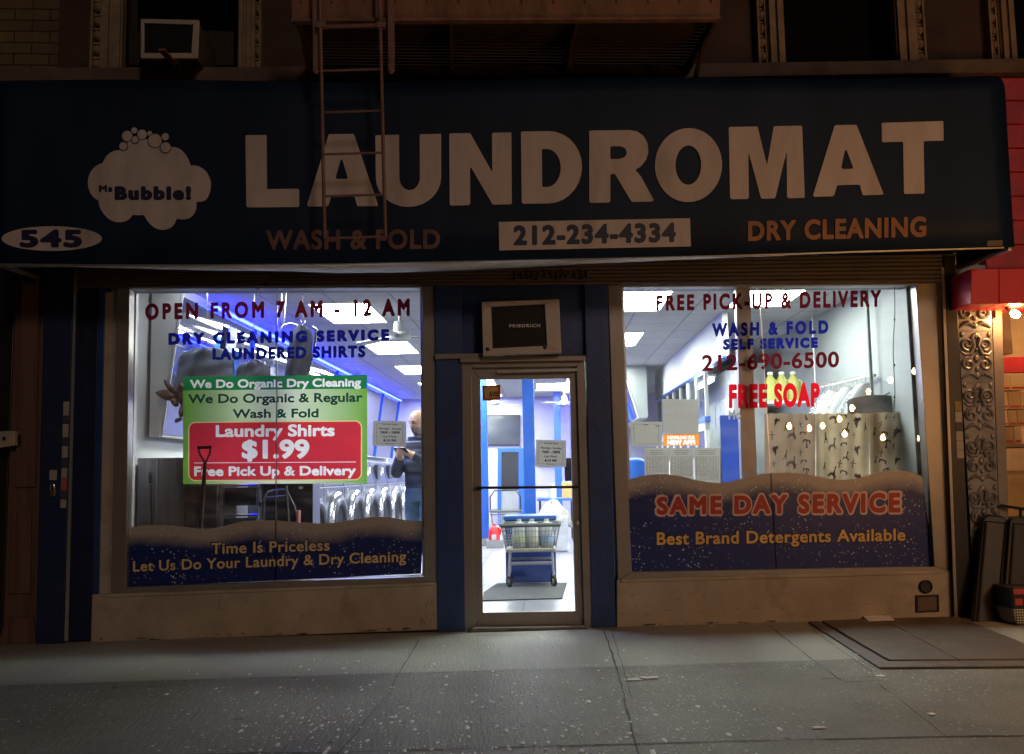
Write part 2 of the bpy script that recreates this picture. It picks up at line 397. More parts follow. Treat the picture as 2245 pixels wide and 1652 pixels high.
# ------------------------------------------------------------------ ground
pm, nt, b = newmat('concrete_pavement')
tc = nn(nt, 'ShaderNodeTexCoord')
def noise(sc, det=6, rough=.55, vec=None):
    n = nn(nt, 'ShaderNodeTexNoise'); n.inputs['Scale'].default_value = sc; n.inputs['Detail'].default_value = det; n.inputs['Roughness'].default_value = rough
    nt.links.new(vec or tc.outputs['Object'], n.inputs['Vector']); return n
def ramp(src, a, ca, c, cc):
    r = nn(nt, 'ShaderNodeValToRGB'); r.color_ramp.elements[0].position = a; r.color_ramp.elements[1].position = c
    r.color_ramp.elements[0].color = tuple(ca)+(1,); r.color_ramp.elements[1].color = tuple(cc)+(1,); nt.links.new(src, r.inputs[0]); return r.outputs[0]
def mixc(fac, a, c, t='MIX'):
    m = nn(nt, 'ShaderNodeMix', data_type='RGBA', blend_type=t)
    for k, x in ((0, fac), (6, a), (7, c)):
        if isinstance(x, (int, float)): m.inputs[k].default_value = x
        elif isinstance(x, tuple): m.inputs[k].default_value = x+(1,)
        else: nt.links.new(x, m.inputs[k])
    return m.outputs[2]
c1 = ramp(noise(1.1, 8, .65).outputs[0], .3, (.17, .178, .155), .72, (.34, .345, .305))
c2 = mixc(ramp(noise(60, 3).outputs[0], .42, (0, 0, 0), .62, (.45, .45, .45)), c1, (.09, .095, .08))
# pale chips of aggregate, denser in worn patches
vo = nn(nt, 'ShaderNodeTexVoronoi'); vo.inputs['Scale'].default_value = 34; nt.links.new(tc.outputs['Object'], vo.inputs['Vector'])
chip = ramp(vo.outputs['Distance'], .2, (1, 1, 1), .27, (0, 0, 0))
den = ramp(noise(1.3, 4).outputs[0], .40, (0, 0, 0), .60, (1, 1, 1))
den2 = ramp(vo.outputs['Color'], .45, (0, 0, 0), .75, (1, 1, 1))
fac = mixc(1.0, mixc(1.0, chip, den, 'MULTIPLY'), den2, 'MULTIPLY')
c3 = mixc(fac, c2, (.85, .86, .80))
gum = nn(nt, 'ShaderNodeTexVoronoi'); gum.inputs['Scale'].default_value = 2.6; nt.links.new(tc.outputs['Object'], gum.inputs['Vector'])
c4 = mixc(ramp(gum.outputs['Distance'], .055, (.7, .7, .7), .075, (0, 0, 0)), c3, (.06, .06, .055))
sy = nn(nt, 'ShaderNodeSeparateXYZ'); nt.links.new(tc.outputs['Object'], sy.inputs[0])
mr = nn(nt, 'ShaderNodeMapRange'); mr.inputs[1].default_value = 3.50; mr.inputs[2].default_value = 3.56; nt.links.new(sy.outputs[1], mr.inputs[0])
c5 = mixc(mr.outputs[0], c4, mixc(.6, c4, (.44, .455, .40)))
nt.links.new(c5, b.inputs['Base Color']); b.inputs['Roughness'].default_value = .6; b.inputs['Specular IOR Level'].default_value = .3
# brushed finish running towards the street
mp = nn(nt, 'ShaderNodeMapping'); mp.inputs['Scale'].default_value = (1, .12, 1); nt.links.new(tc.outputs['Object'], mp.inputs[0])
bn = noise(70, 3, .5, mp.outputs[0]); bn2 = noise(120, 4)
ad = nn(nt, 'ShaderNodeMath', operation='ADD'); nt.links.new(bn.outputs[0], ad.inputs[0]); nt.links.new(bn2.outputs[0], ad.inputs[1])
bp = nn(nt, 'ShaderNodeBump'); bp.inputs['Strength'].default_value = .5; bp.inputs['Distance'].default_value = .012
nt.links.new(ad.outputs[0], bp.inputs['Height']); nt.links.new(bp.outputs[0], b.inputs['Normal'])
joint_m = M('joint_dirt', (.075, .073, .065), .9, ns=20, amp=.4)

pave = MB().box(-30, 30, -10.2, .0, -.15, 0).build('pavement', pm, kind='structure')
MB().box(-60, 60, -26, -10.4, -.30, -.15).build('road', M('asphalt', (.05, .05, .052), .8, ns=40, amp=.3, bump=.4, bs=120), kind='structure')
MB().box(-30, 30, -10.4, -10.2, -.30, .004).build('kerb', M('granite_kerb', (.25, .25, .25), .7, ns=30, amp=.2), kind='structure')
MB().box(-60, 60, -60, -26, -.32, -.14).build('ground', M('far_ground', (.06, .06, .06), .8), kind='structure')
mb = MB()
def gline(pts, wd, jit=.006):
    ps = []
    for (a, c) in zip(pts[:-1], pts[1:]):
        A, B = G(*a), G(*c); n = max(2, int((B-A).length/.12))
        ps += [A.lerp(B, i/n) for i in range(n)]
    ps.append(G(*pts[-1])); L = []; Rr = []
    for i, p in enumerate(ps):
        d = (ps[min(i+1, len(ps)-1)]-ps[max(i-1, 0)]).normalized(); nrm = Vector((-d.y, d.x, 0))
        w2 = wd*random.uniform(.3, .85)/2; o = nrm*random.uniform(-jit, jit)
        L.append(p+o+nrm*w2+Vector((0, 0, .003))); Rr.append(p+o-nrm*w2+Vector((0, 0, .003)))
    k = len(L); mb.add(L+Rr, [(i, i+1, k+i+1, k+i) for i in range(k-1)])
gline([(-300, 1516), (0, 1505.8), (793, 1479), (1190, 1469), (1524, 1462), (1800, 1460)], .010)
gline([(-300, 1664), (732, 1650), (1190, 1637), (1524, 1628), (2100, 1615), (2500, 1612)], .020)
gline([(918, 1403), (845, 1530), (767, 1623), (700, 1700)], .012)
gline([(1325, 1383), (1352, 1465), (1376, 1560), (1399, 1651), (1412, 1700)], .016)
gline([(1340, 1383), (1368, 1470), (1385, 1530)], .007)
gline([(1686, 1372), (1745, 1418), (1805, 1463), (1845, 1492)], .012)
gline([(1926, 1500), (2000, 1557), (2083, 1620)], .010)
gline([(1800, 1488), (1860, 1487), (1935, 1482)], .012); gline([(1850, 1496), (1950, 1493)], .016)
gline([(1780, 1380), (1915, 1476)], .008)
gline([(918, 1403), (1018, 1394), (1320, 1392)], .010)
mb.build('joint', joint_m, pave)

# ------------------------------------------------------------------ the laundromat building
bld = thing('laundromat_building', 'old brick building with a navy and beige laundromat front, lit inside at night', 'building', (0, 0, 0))
bm_, nt, b = newmat('tan_brick'); tc = nn(nt, 'ShaderNodeTexCoord')
sp_ = nn(nt, 'ShaderNodeSeparateXYZ'); cb = nn(nt, 'ShaderNodeCombineXYZ'); nt.links.new(tc.outputs['Object'], sp_.inputs[0])
nt.links.new(sp_.outputs[0], cb.inputs[0]); nt.links.new(sp_.outputs[2], cb.inputs[1])
bk = nn(nt, 'ShaderNodeTexBrick'); nt.links.new(cb.outputs[0], bk.inputs['Vector']); bk.inputs['Scale'].default_value = 1
bk.inputs['Brick Width'].default_value = .29; bk.inputs['Row Height'].default_value = .098; bk.inputs['Mortar Size'].default_value = .006
bk.inputs['Color1'].default_value = (.20, .14, .066, 1); bk.inputs['Color2'].default_value = (.15, .105, .055, 1); bk.inputs['Mortar'].default_value = (.03, .024, .018, 1)
gr = ramp(noise(2.2, 8, .7).outputs[0], .42, (0, 0, 0), .72, (.8, .8, .8))
nt.links.new(mixc(gr, bk.outputs[0], (.06, .045, .03)), b.inputs['Base Color']); b.inputs['Roughness'].default_value = .85
bp = nn(nt, 'ShaderNodeBump'); bp.inputs['Strength'].default_value = .6; bp.inputs['Distance'].default_value = .01; nt.links.new(bk.outputs['Fac'], bp.inputs['Height']); bp.invert = True
nt.links.new(bp.outputs[0], b.inputs['Normal'])
brown_wall = M('brown_stained_wall', (.075, .04, .03), .8, ns=3, amp=.3, bump=.3, bs=20, dirt=.5)
zL = P(1122, 152).z
def zx(px, py=80): return P(px, py).x
TOPZ = 7.2
LW = (zx(262), zx(518)); RW = (zx(1726), zx(1972)); FR = (zx(2236), zx(2480))
W0, W1 = -9.0, 9.5
mb = MB()
mb.box(W0, zx(190), .12, .5, zL, TOPZ)                                   # brick pier at the left
mb.build('brick_pier', bm_, bld)
mb = MB()
mb.box(zx(190), LW[0], .16, .5, zL, TOPZ); mb.box(LW[1], RW[0], .16, .5, zL, TOPZ); mb.box(RW[1], FR[0], .16, .5, zL, TOPZ); mb.box(FR[1], W1, .16, .5, zL, TOPZ)
mb.build('brown_wall', brown_wall, bld)
# narrow brown pilaster strip beside the brick
MB().box(zx(118), zx(188), .085, .12, zL, TOPZ).build('pier_strip', brown_wall, bld, bev=.01)
mb = MB()
mb.prism([P(-400, 178, -.10), P(560, 178, -.10), P(1122, 178, -.10), P(1700, 166, -.10), P(2500, 153, -.10), P(2500, 122, -.10), P(1640, 136, -.10), P(1122, 141, -.10), P(560, 145, -.10), P(-400, 148, -.10)], (0, .34, 0))
mb.build('ledge', ledge_m, bld, bev=.012)
# terracotta window surrounds with a bead course
def surround(x0, x1, bead):
    mb = MB(); wd = x1-x0
    if bead == 'l': a, c = x0+wd*.36, x1
    else: a, c = x0, x1-wd*.36
    mb.box(a, c, .06, .20, zL+.002, TOPZ); mb.box(a+.02+(c-a)*.45, c-.012, .035, .06, zL+.002, TOPZ); mb.box(a+.012, a+(c-a)*.38, .03, .06, zL+.002, TOPZ)
    p0, p1 = (x0, a) if bead == 'l' else (c, x1)
    mb.box(p0, p0+.018, .07, .20, zL+.002, TOPZ); mb.box(p1-.018, p1, .075, .20, zL+.002, TOPZ); mb.box(p0+.018, p1-.018, .12, .2, zL+.002, TOPZ)
    z = zL+.06
    while z < 5.6:
        mb.ball(((p0+p1)/2, .115, z), ((p1-p0)*.42, .05, .045), 8, 6); mb.box(p0+.02, p1-.02, .10, .121, z+.05, z+.062); z += .125
    return mb.build('window_surround', trim_m, bld, smooth=False)
surround(zx(190), zx(262), 'l'); surround(zx(518), zx(568), 'r'); surround(zx(1668), zx(1726), 'l'); surround(zx(1972), zx(2040), 'r'); surround(zx(2182), zx(2236), 'l')
dark_glass = M('unlit_window_glass', (.003, .003, .004), .5, spec=.03, amp=.3)
sash_m = M('dark_window_sash', (.02, .016, .013), .6)
for a, c in (LW, RW, FR):
    wn = MB().box(a, c, .34, .36, zL, TOPZ).build('upper_window', dark_glass, bld)
    mb = MB(); mb.box(a, a+.05, .27, .335, zL, TOPZ); mb.box(c-.05, c, .27, .335, zL, TOPZ); mb.box(a+.05, c-.05, .27, .335, zL, zL+.06); mb.box(a+.05, c-.05, .26, .335, zL+.95, zL+1.01)
    mb.build('sash', sash_m, wn, bev=.004)
# wall behind the awning and shutter box
xL, xR = P(95, 1000).x, P(2090, 900).x
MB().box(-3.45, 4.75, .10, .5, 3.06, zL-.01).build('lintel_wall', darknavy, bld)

# ---- left front: steel post, shutter track, navy strip, beige stall riser
def col_px(a, c, y, dep, mat, name, bev=.004, parent=None, label=None):
    # a, c = (x at y=600, x at y=1400)
    t = 590; bt = 1420
    def X(p, yy): return p[0]+(p[1]-p[0])*(yy-600)/800
    q = [(X(a, t), t), (X(c, t), t), (X(c, bt), bt), (X(a, bt), bt)]
    pts = [P(x, yy, y) for x, yy in q]
    for p, zz in zip(pts, (3.06, 3.06, 0, 0)): p.z = zz
    return MB().prism(pts, (0, dep, 0)).build(name, mat, parent or bld, bev=bev, label=label)
navy_shaded = M('shaded_navy_paint', (.009, .020, .075), .45, ns=4, amp=.2, bump=.2, bs=25, dirt=.6, dirtcol=(.03, .03, .035), ds=5)  # darker copy of the navy paint, shade put into the post's colour
col_px((100, 78), (161, 139), -.06, .3, navy_shaded, 'steel_post')
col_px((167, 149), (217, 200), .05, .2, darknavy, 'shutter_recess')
col_px((217, 200), (231, 215), .0, .2, navy, 'corner_strip')
col_px((953, 960), (1012, 1020), -.03, .28, navy_scuffed, 'door_post')
col_px((1281, 1299), (1332, 1351), -.03, .28, navy_scuffed, 'door_post')
def pxrect(quad, y, dep, name, mat, parent=None, bev=.004, label=None): return MB().pq(quad, y, dep).build(name, mat, parent or bld, bev=bev, label=label)
pxrect([(231, 640), (262, 640), (252, 1302), (216, 1302)], .01, .2, 'window_jamb_panel', beige)
# stall risers
pxrect([(201, 1303), (958, 1277), (960, 1381), (198, 1409)], -.02, .25, 'stall_riser', beige, bev=.01)
pxrect([(1352, 1271), (2086, 1251), (2092, 1357), (1352, 1376)], -.02, .25, 'stall_riser', beige, bev=.01)
pxrect([(2050, 600), (2066, 600), (2098, 1262), (2066, 1262)], .0, .2, 'window_jamb_panel', beige)
# moulding strips above the risers
pxrect([(228, 1302), (957, 1276), (957, 1283), (228, 1310)], -.035, .06, 'sill_moulding', beige)
pxrect([(1362, 1269.5), (2068, 1250), (2068, 1257), (1362, 1277)], -.035, .06, 'sill_moulding', beige)
# scrapes, a stain and chipped paint low on the risers
m2 = MB(); rnd = random.Random(21)
def scrape(x, y, dx, dy, w_, yy=-.0215):
    a, c = P(x, y, yy), P(x+dx, y+dy, yy); d = (c-a); n_ = Vector((-d.z, 0, d.x)).normalized()*w_; k = 6
    pts = [a.lerp(c, i/k)+n_*rnd.uniform(.2, 1) for i in range(k+1)]+[a.lerp(c, i/k)-n_*rnd.uniform(.2, 1) for i in range(k, -1, -1)]
    m2.add(pts, [tuple(range(len(pts)))])
scrape(481, 1312, -1, 25, .004)
for i in range(16): scrape(rnd.uniform(918, 948), rnd.uniform(1312, 1360), rnd.uniform(-3, 3), rnd.uniform(4, 16), rnd.uniform(.001, .004))
for i in range(26): scrape(rnd.uniform(215, 900), rnd.uniform(1335, 1385), rnd.uniform(-16, 16), rnd.uniform(-3, 3), rnd.uniform(.0008, .002))
for i in range(30): scrape(rnd.uniform(1365, 2000), rnd.uniform(1295, 1352), rnd.uniform(-16, 16), rnd.uniform(-4, 4), rnd.uniform(.0008, .0025))
m2.build('scrapes', M('dark_scrape', (.05, .042, .036), .7), bld)
m2 = MB()
for i in range(34):
    x = 200+760*rnd.random() if i % 2 else 1352+735*rnd.random(); yb = (1407-(x-200)*.0355) if i % 2 else (1374.5-(x-1352)*.0255)
    scrape(x, yb-rnd.uniform(1, 7), rnd.uniform(4, 26), rnd.uniform(-1, .6), rnd.uniform(.003, .012), -.0222)
m2.build('splash_dirt', M('grey_splash_dirt', (.10, .085, .07), .85, ns=30, amp=.4), bld)
# ---- navy panel over the door
pxrect([(1011, 600), (1282, 600), (1282, 785), (1011, 788)], .03, .15, 'transom_panel', navy)
pxrect([(953, 775), (1095, 773), (1095, 784), (953, 787)], -.055, .03, 'transom_trim', frame_m)
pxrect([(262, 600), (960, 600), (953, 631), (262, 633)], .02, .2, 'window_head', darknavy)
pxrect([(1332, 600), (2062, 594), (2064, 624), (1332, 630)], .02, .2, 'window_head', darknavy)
# ---- show windows
def show_window(o, i, label, seam):
    yg = .05
    fr = ring('show_window', o, i, -.01, .12, frame_m, bld, label=label)
    gq = [P(p[0]+(-3 if k in (0, 3) else 3), p[1]+(-3 if k < 2 else 3), yg) for k, p in enumerate(i)]
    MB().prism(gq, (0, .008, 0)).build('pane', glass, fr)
    # bright inner bead
    inn = [(p[0]+(4 if k in (0, 3) else -4), p[1]+(3 if k < 2 else -3)) for k, p in enumerate(i)]
    mb = MB()
    for k in range(4): mb.pq([i[k], i[(k+1) % 4], inn[(k+1) % 4], inn[k]], .075, .02)
    mb.build('glazing_bead', alu, fr)
    for s in seam: MB().pq([(s[0]-1, s[1]), (s[0]+1, s[1]), (s[2]+1.2, s[3]), (s[2]-1.2, s[3])], yg-.004, .004).build('glass_joint', alu, fr)
    return fr
WL = show_window([(256, 626), (952, 624), (956, 1279), (243, 1303)], [(284, 632), (925, 630), (930, 1264), (276, 1287)], 'left show window with blue bubble film and a poster', [(608, 633, 604, 1274)])
WR = show_window([(1333, 624), (2050, 616), (2085, 1252), (1355, 1271)], [(1363.5, 629), (2008, 624), (2049, 1242), (1384, 1254)], 'right show window with fabric behind the glass', [(1665, 630, 1702, 1246)])
# white strip left uncovered under the left film is the lit sill inside
MB().pq([(286, 1281), (925, 1259), (930, 1272), (276, 1296)], .10, .35).build('inner_sill', white_wall, bld)
MB().pq([(1375, 1250), (2045, 1239), (2052, 1252), (1380, 1262)], .10, .25).build('inner_sill', white_wall, bld)
# centre mullion of the curtain window
MB().pq([(1613, 624), (1645, 624), (1668, 1250), (1634, 1250)], .10, .07).build('inner_mullion', M('grey_mullion_post', (.42, .40, .38), .4, metal=.2), bld, bev=.006)
# ---- door
df = ring('door_frame', [(1011, 784), (1281, 780), (1301, 1382), (1018, 1384)], [(1034, 806), (1264, 803), (1281, 1376), (1040, 1380)], -.015, .16, frame_m, bld)
pxrect([(1008, 783), (1284, 779), (1284, 790), (1008, 794)], -.06, .045, 'door_head_trim', frame_m)
dr = ring('door', [(1032, 804), (1267, 801), (1284, 1373), (1038, 1377)], [(1053, 831), (1249, 829), (1262, 1339), (1059, 1343)], .02, .05, frame_m, bld, label='glass door in a grey bronze frame')
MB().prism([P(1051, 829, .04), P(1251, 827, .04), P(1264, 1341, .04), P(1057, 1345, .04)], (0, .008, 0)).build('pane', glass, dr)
mb = MB(); mb.tube([P(1043, 1069, -.03), P(1268, 1067, -.03)], .011, 10); mb.tube([P(1046, 1069, -.03), P(1046, 1069, .02)], .012, 8); mb.tube([P(1265, 1067, -.03), P(1265, 1067, .02)], .012, 8)
mb.build('push_bar', black, dr, smooth=True)
MB().lathe([(.002, 0), (.02, .0), (.021, .012), (.014, .018), (.002, .02)], P(1265, 1146, .02), (0, -1, 0)).build('lock_cylinder', alu, dr, smooth=True)
MB().lathe([(.002, 0), (.015, .0), (.015, .012), (.002, .014)], P(1266, 1338, .02), (0, -1, 0)).build('bolt_cap', frame_m, dr, smooth=True)
mb = MB(); mb.bar(P(1090, 815, -.02), P(1265, 810, -.035), .014, .022)
mb.build('closer_arm', alu, df)
MB().pq([(1036, 1377), (1283, 1373), (1300, 1385), (1022, 1390)], -.09, .3).build('threshold', M('worn_threshold', (.16, .15, .13), .6, dirt=.7), bld, bev=.004)

# ------------------------------------------------------------------ interior shell (skewed plan)
tile_m, nt, b = newmat('white_floor_tile'); tc = nn(nt, 'ShaderNodeTexCoord')
mp = nn(nt, 'ShaderNodeMapping'); mp.inputs['Rotation'].default_value = (0, 0, SK); nt.links.new(tc.outputs['Object'], mp.inputs[0])
bk = nn(nt, 'ShaderNodeTexBrick'); bk.offset = 0; nt.links.new(mp.outputs[0], bk.inputs['Vector']); bk.inputs['Scale'].default_value = 1
bk.inputs['Brick Width'].default_value = .6; bk.inputs['Row Height'].default_value = .6; bk.inputs['Mortar Size'].default_value = .006
bk.inputs['Color1'].default_value = (.28, .28, .30, 1); bk.inputs['Color2'].default_value = (.25, .25, .28, 1); bk.inputs['Mortar'].default_value = (.07, .07, .08, 1)
nt.links.new(bk.outputs[0], b.inputs['Base Color']); b.inputs['Roughness'].default_value = .28
ceil_m, nt, b = newmat('ceiling_tile'); tc = nn(nt, 'ShaderNodeTexCoord')
mp = nn(nt, 'ShaderNodeMapping'); mp.inputs['Rotation'].default_value = (0, 0, SK); nt.links.new(tc.outputs['Object'], mp.inputs[0])
bk = nn(nt, 'ShaderNodeTexBrick'); bk.offset = 0; nt.links.new(mp.outputs[0], bk.inputs['Vector']); bk.inputs['Scale'].default_value = 1
bk.inputs['Brick Width'].default_value = .61; bk.inputs['Row Height'].default_value = .61; bk.inputs['Mortar Size'].default_value = .009
bk.inputs['Color1'].default_value = (.40, .40, .41, 1); bk.inputs['Color2'].default_value = (.36, .36, .37, 1); bk.inputs['Mortar'].default_value = (.20, .20, .21, 1)
sn = noise(160, 2)
nt.links.new(mixc(ramp(sn.outputs[0], .52, (0, 0, 0), .66, (.35, .35, .35)), bk.outputs[0], (.35, .35, .35)), b.inputs['Base Color']); b.inputs['Roughness'].default_value = .9
MB().prism([I(UL-.2, VB+.2, FLZ-.12), I(UR+.2, VB+.2, FLZ-.12), Vector((4.0, .10, FLZ-.12)), Vector((-2.75, .10, FLZ-.12))], (0, 0, .12)).build('floor', tile_m, kind='structure')
def shell(name, mat, u0, u1, v0, v1, z0, z1, kind='structure'): return MB(I).box(u0, u1, v0, v1, z0, z1).build(name, mat, kind=kind)
# ceiling sheet; front edge follows the facade
mb = MB(); a, c, d, e = I(UL-.2, VB+.2, CEZ), I(UR+.2, VB+.2, CEZ), Vector((4.0, .12, CEZ)), Vector((-2.75, .12, CEZ))
mb.prism([a, c, d, e], (0, 0, .15)); mb.build('ceiling', ceil_m, kind='structure')
mb = MB(); mb.prism([Vector((I(UL, 0, 0).x-.03, .10, FLZ)), I(UL, VB, FLZ), I(UL-.15, VB, FLZ), Vector((I(UL, 0, 0).x-.2, .10, FLZ))], (0, 0, CEZ-FLZ)); mb.build('wall_left', white_wall, kind='structure')
mb = MB(); mb.prism([I(UR, VB, FLZ), Vector((I(UR, 0, 0).x+.28, .12, FLZ)), Vector((I(UR, 0, 0).x+.45, .12, FLZ)), I(UR+.15, VB, FLZ)], (0, 0, CEZ-FLZ)); mb.build('wall_right', dimmed_wall, kind='structure')
shell('wall_back', lav_wall, UL, UR, VB, VB+.15, FLZ, CEZ)
# inside face of the front wall, so that no light leaks
mb = MB()
for q, z0, z1 in (((-2.75, -2.60), .1, 2.95), ((-2.6, 4.0), 2.79, 2.95), ((-.24, .06), .1, 2.79), ((1.10, 1.42), .1, 2.79), ((3.96, 4.05), .1, 2.79), ((-2.6, -.24), .1, .40), ((1.42, 3.96), .1, .40), ((.06, 1.10), 2.2, 2.79)):
    mb.box(q[0], q[1], .185 if z0 > .05 else .19, .25, z0, z1)
mb.build('inner_front_wall', white_wall, bld)

# ------------------------------------------------------------------ awning
AY = -.8
aw = thing('awning', 'long navy vinyl awning with big pale letters over the whole shop front', 'awning', (.5, AY, 2.85))
bot = [(-14, 577), (200, 578.5), (400, 579), (560, 578), (732, 577), (930, 573), (1124, 569), (1320, 565), (1524, 560), (1720, 555), (1900, 549), (2060, 545), (2224, 540)]
def xb(x):
    for (x0, y0), (x1, y1) in zip(bot[:-1], bot[1:]):
        if x <= x1: return y0+(y1-y0)*(x-x0)/(x1-x0)
    return bot[-1][1]
NA = 60
prof = [(0, 0)]+[(0, k) for k in (.25, .5, .75)]
mb = MB()
cols = []
for i in range(NA+1):
    x = -14+(2224+14)*i/NA; p = P(x, xb(x), AY)
    xt = P(-14+(2206+14)*i/NA, 230, AY).x
    sag = .0022*math.sin(i*1.7)+.0018*math.sin(i*.61+2)
    ztop = 4.06+.012*math.sin(i*.21)+.10*(i/NA)**1.5
    c_ = [Vector((p.x+(xt-p.x)*f, AY+sag*math.sin(math.pi*f), p.z+(ztop-p.z)*f)) for f in (0, .2, .4, .6, .8, 1)]
    c_ += [Vector((xt, AY+.22*(1-math.cos(R_(a))), ztop+.19*math.sin(R_(a)))) for a in (15, 30, 45, 60, 75, 90)]
    c_ += [Vector((xt, -.58+.38*f, ztop+.19+.17*f)) for f in (.5, 1)]+[Vector((xt, .08, ztop+.43))]
    cols.append(c_)
nc = len(cols[0])
mb.add([p for c_ in cols for p in c_], [(i*nc+j, (i+1)*nc+j, (i+1)*nc+j+1, i*nc+j+1) for i in range(NA) for j in range(nc-1)])
mb.build('canopy_fabric', awn_m, aw, smooth=True, solid=.003)
for c_ in (cols[0], cols[-1]):
    m2 = MB(); base = Vector((c_[0].x, .05, c_[0].z)); m2.add(c_+[Vector((c_[-1].x, .08, c_[0].z))], [tuple(range(nc+1))]); m2.build('side_panel', awn_m, aw, solid=.003)
m2 = MB(); m2.tube([P(x, xb(x)+1, AY+.012) for x in range(-14, 2230, 82)], .011, 8); m2.build('front_rail', alu, aw, smooth=True)
# liner: white underside with a slack back edge
low = [(-10, 586), (145, 582), (300, 588), (450, 592), (637, 594), (732, 598), (860, 597), (1014, 592), (1140, 586), (1261, 579), (1400, 573), (1524, 567), (1640, 560), (1720, 556.5)]
m2 = MB(); A_ = []; B_ = []
for x, y in low: A_.append(P(x, xb(x)+1.5, AY+.03)); B_.append(P(x, max(y, xb(x)+2.2), AY+.36))
mid = [(a+c)/2+Vector((0, 0, -.012)) for a, c in zip(A_, B_)]
k = len(A_); m2.add(A_+mid+B_, [(i, i+1, k+i+1, k+i) for i in range(k-1)]+[(k+i, k+i+1, 2*k+i+1, 2*k+i) for i in range(k-1)])
m2.build('liner', liner_m, aw, smooth=True, solid=.002)
for pa, pb in (((2214, 545), (2092, 592)), ((-2, 580), (92, 612))):
    m2 = MB(); a, c = P(pa[0], pa[1], AY+.03), P(pb[0], pb[1], .08); m2.bar(a, c, .03, .03); a2 = a.lerp(c, .55)
    m2.bar(a2, a2+Vector((0, 0, .14)), .025, .025); m2.bar(a+Vector((0, 0, .12)), c+Vector((0, 0, .16)), .025, .025)
    m2.build('bracket', alu, aw, bev=.003)
m2 = MB(); m2.add([P(-10, 579, AY+.06), P(92, 604, .06), P(92, 596, .06), P(-10, 575, AY+.06)], [(0, 1, 2, 3)])
# ---- awning print
LY = AY-.010
def qf(q, y):       # q: TL, TR, BR, BL photo points -> unit square mapper
    def f(u, v):
        t = Vector((q[0][0], q[0][1])).lerp(Vector((q[1][0], q[1][1])), u); b2 = Vector((q[3][0], q[3][1])).lerp(Vector((q[2][0], q[2][1])), u)
        p = b2.lerp(t, v); return P(p.x, p.y, y)
    return f
def rsq(c): return c
big = [
 ('L', [[(0, 0), (1, 0), (1, .24), (.385, .24), (.385, 1), (0, 1)]], [(539, 297), (655, 296), (655, 452), (541, 453)]),
 ('A', [[(0, 0), (.29, 0), (.335, .156), (.67, .156), (.715, 0), (1, 0), (.655, 1), (.31, 1)], [(.385, .369), (.59, .369), (.485, .714)]], [(674, 295), (828, 294), (828, 450), (674, 451)]),
 ('U', [[(0, 1)]+arc(.5, .40, .5, .40, 180, 360)+[(1, 1), (.685, 1)]+arc(.5175, .40, .1675, .18, 360, 180)+[(.35, 1)]], [(824, 297), (966, 294), (966, 451), (826, 453)]),
 ('N', [[(0, 0), (.32, 0), (.32, .58), (.70, 0), (1, 0), (1, 1), (.70, 1), (.70, .42), (.33, 1), (0, 1)]], [(986, 293), (1120, 291), (1121, 446), (987, 449)]),
 ('D', [[(0, 0), (.45, 0)]+arc(.45, .5, .55, .5, -90, 90)+[(0, 1)], [(.33, .215), (.42, .215)]+arc(.42, .49, .24, .275, -90, 90)+[(.33, .766)]], [(1143, 289), (1275, 287), (1275, 443), (1145, 445)]),
 ('R', [[(0, 0), (.315, 0), (.315, .40), (.40, .40), (.66, 0), (1, 0), (.80, .34), (.74, .41), (.69, .44), (.80, .50), (.88, .59), (.915, .70), (.90, .82), (.84, .92), (.74, .98), (.62, 1), (0, 1)], [(.315, .595), (.47, .595), (.56, .62), (.595, .69), (.56, .765), (.47, .79), (.315, .79)]], [(1293, 287), (1432, 285), (1433, 440), (1293, 443)]),
 ('O', [arc(.5, .5, .5, .5, 0, 352, 44), arc(.497, .50, .203, .278, 0, 350, 36)], [(1437, 282.5), (1582, 280.5), (1582, 440), (1437, 442.5)]),
 ('M', [[(0, 0), (.24, 0), (.24, .735), (.42, 0), (.60, 0), (.775, .735), (.775, 0), (1, 0), (.965, 1), (.60, 1), (.5, .41), (.37, 1), (0, 1)]], [(1599, 279), (1763, 276), (1763, 432), (1602, 435)]),
 ('A', [[(0, 0), (.29, 0), (.335, .156), (.67, .156), (.715, 0), (1, 0), (.615, 1), (.315, 1)], [(.385, .369), (.59, .369), (.46, .714)]], [(1783, 276), (1936, 273), (1936, 425), (1783, 430)]),
 ('T', [[(0, .74), (0, 1), (1, 1), (1, .74), (.67, .74), (.67, 0), (.35, 0), (.35, .74)]], [(1934, 270), (2067, 266), (2070, 422), (1936, 424)])]
for ch, cs, q in big:
    drawn(cs, qf(q, LY), bold=.008, h=.024).build('big_letter', awn_white, aw, label='big pale letter '+ch)
lettering('WASH & FOLD', (583, 504, 547.5, 965, 502, 545), LY, awn_faded, aw, bold=.035, label='faded orange words WASH & FOLD')
lettering('DRY CLEANING', (1640, 484.5, 528, 2031, 474, 518.5), LY, awn_orange, aw, bold=.04, label='orange words DRY CLEANING')
MB().pq([(1093.5, 486), (1512.7, 477.8), (1514.8, 539.5), (1094.7, 548.4)], LY, .003).build('phone_patch', awn_white, aw, label='white patch with a telephone number')
lettering('212-234-4334', (1126, 494, 537.8, 1482, 487.6, 530), LY-.002, print_navy, aw, bold=.05, label='navy telephone number')
m2 = MB(); m2.add([P(113.5+110*math.cos(2*math.pi*i/48), 522.5+27*math.sin(2*math.pi*i/48), LY) for i in range(48)], [tuple(range(48))]); m2.build('number_oval', awn_white, aw)
lettering('545', (43, 503, 542.2, 180, 503, 542), LY-.002, print_navy, aw, bold=.055, label='navy street number')
MB().pq([(2164, 527), (2198, 525.5), (2198, 538), (2164, 539.5)], LY, .003).build('maker_patch', M('dull_gold_print', (.14, .10, .05), .6), aw)
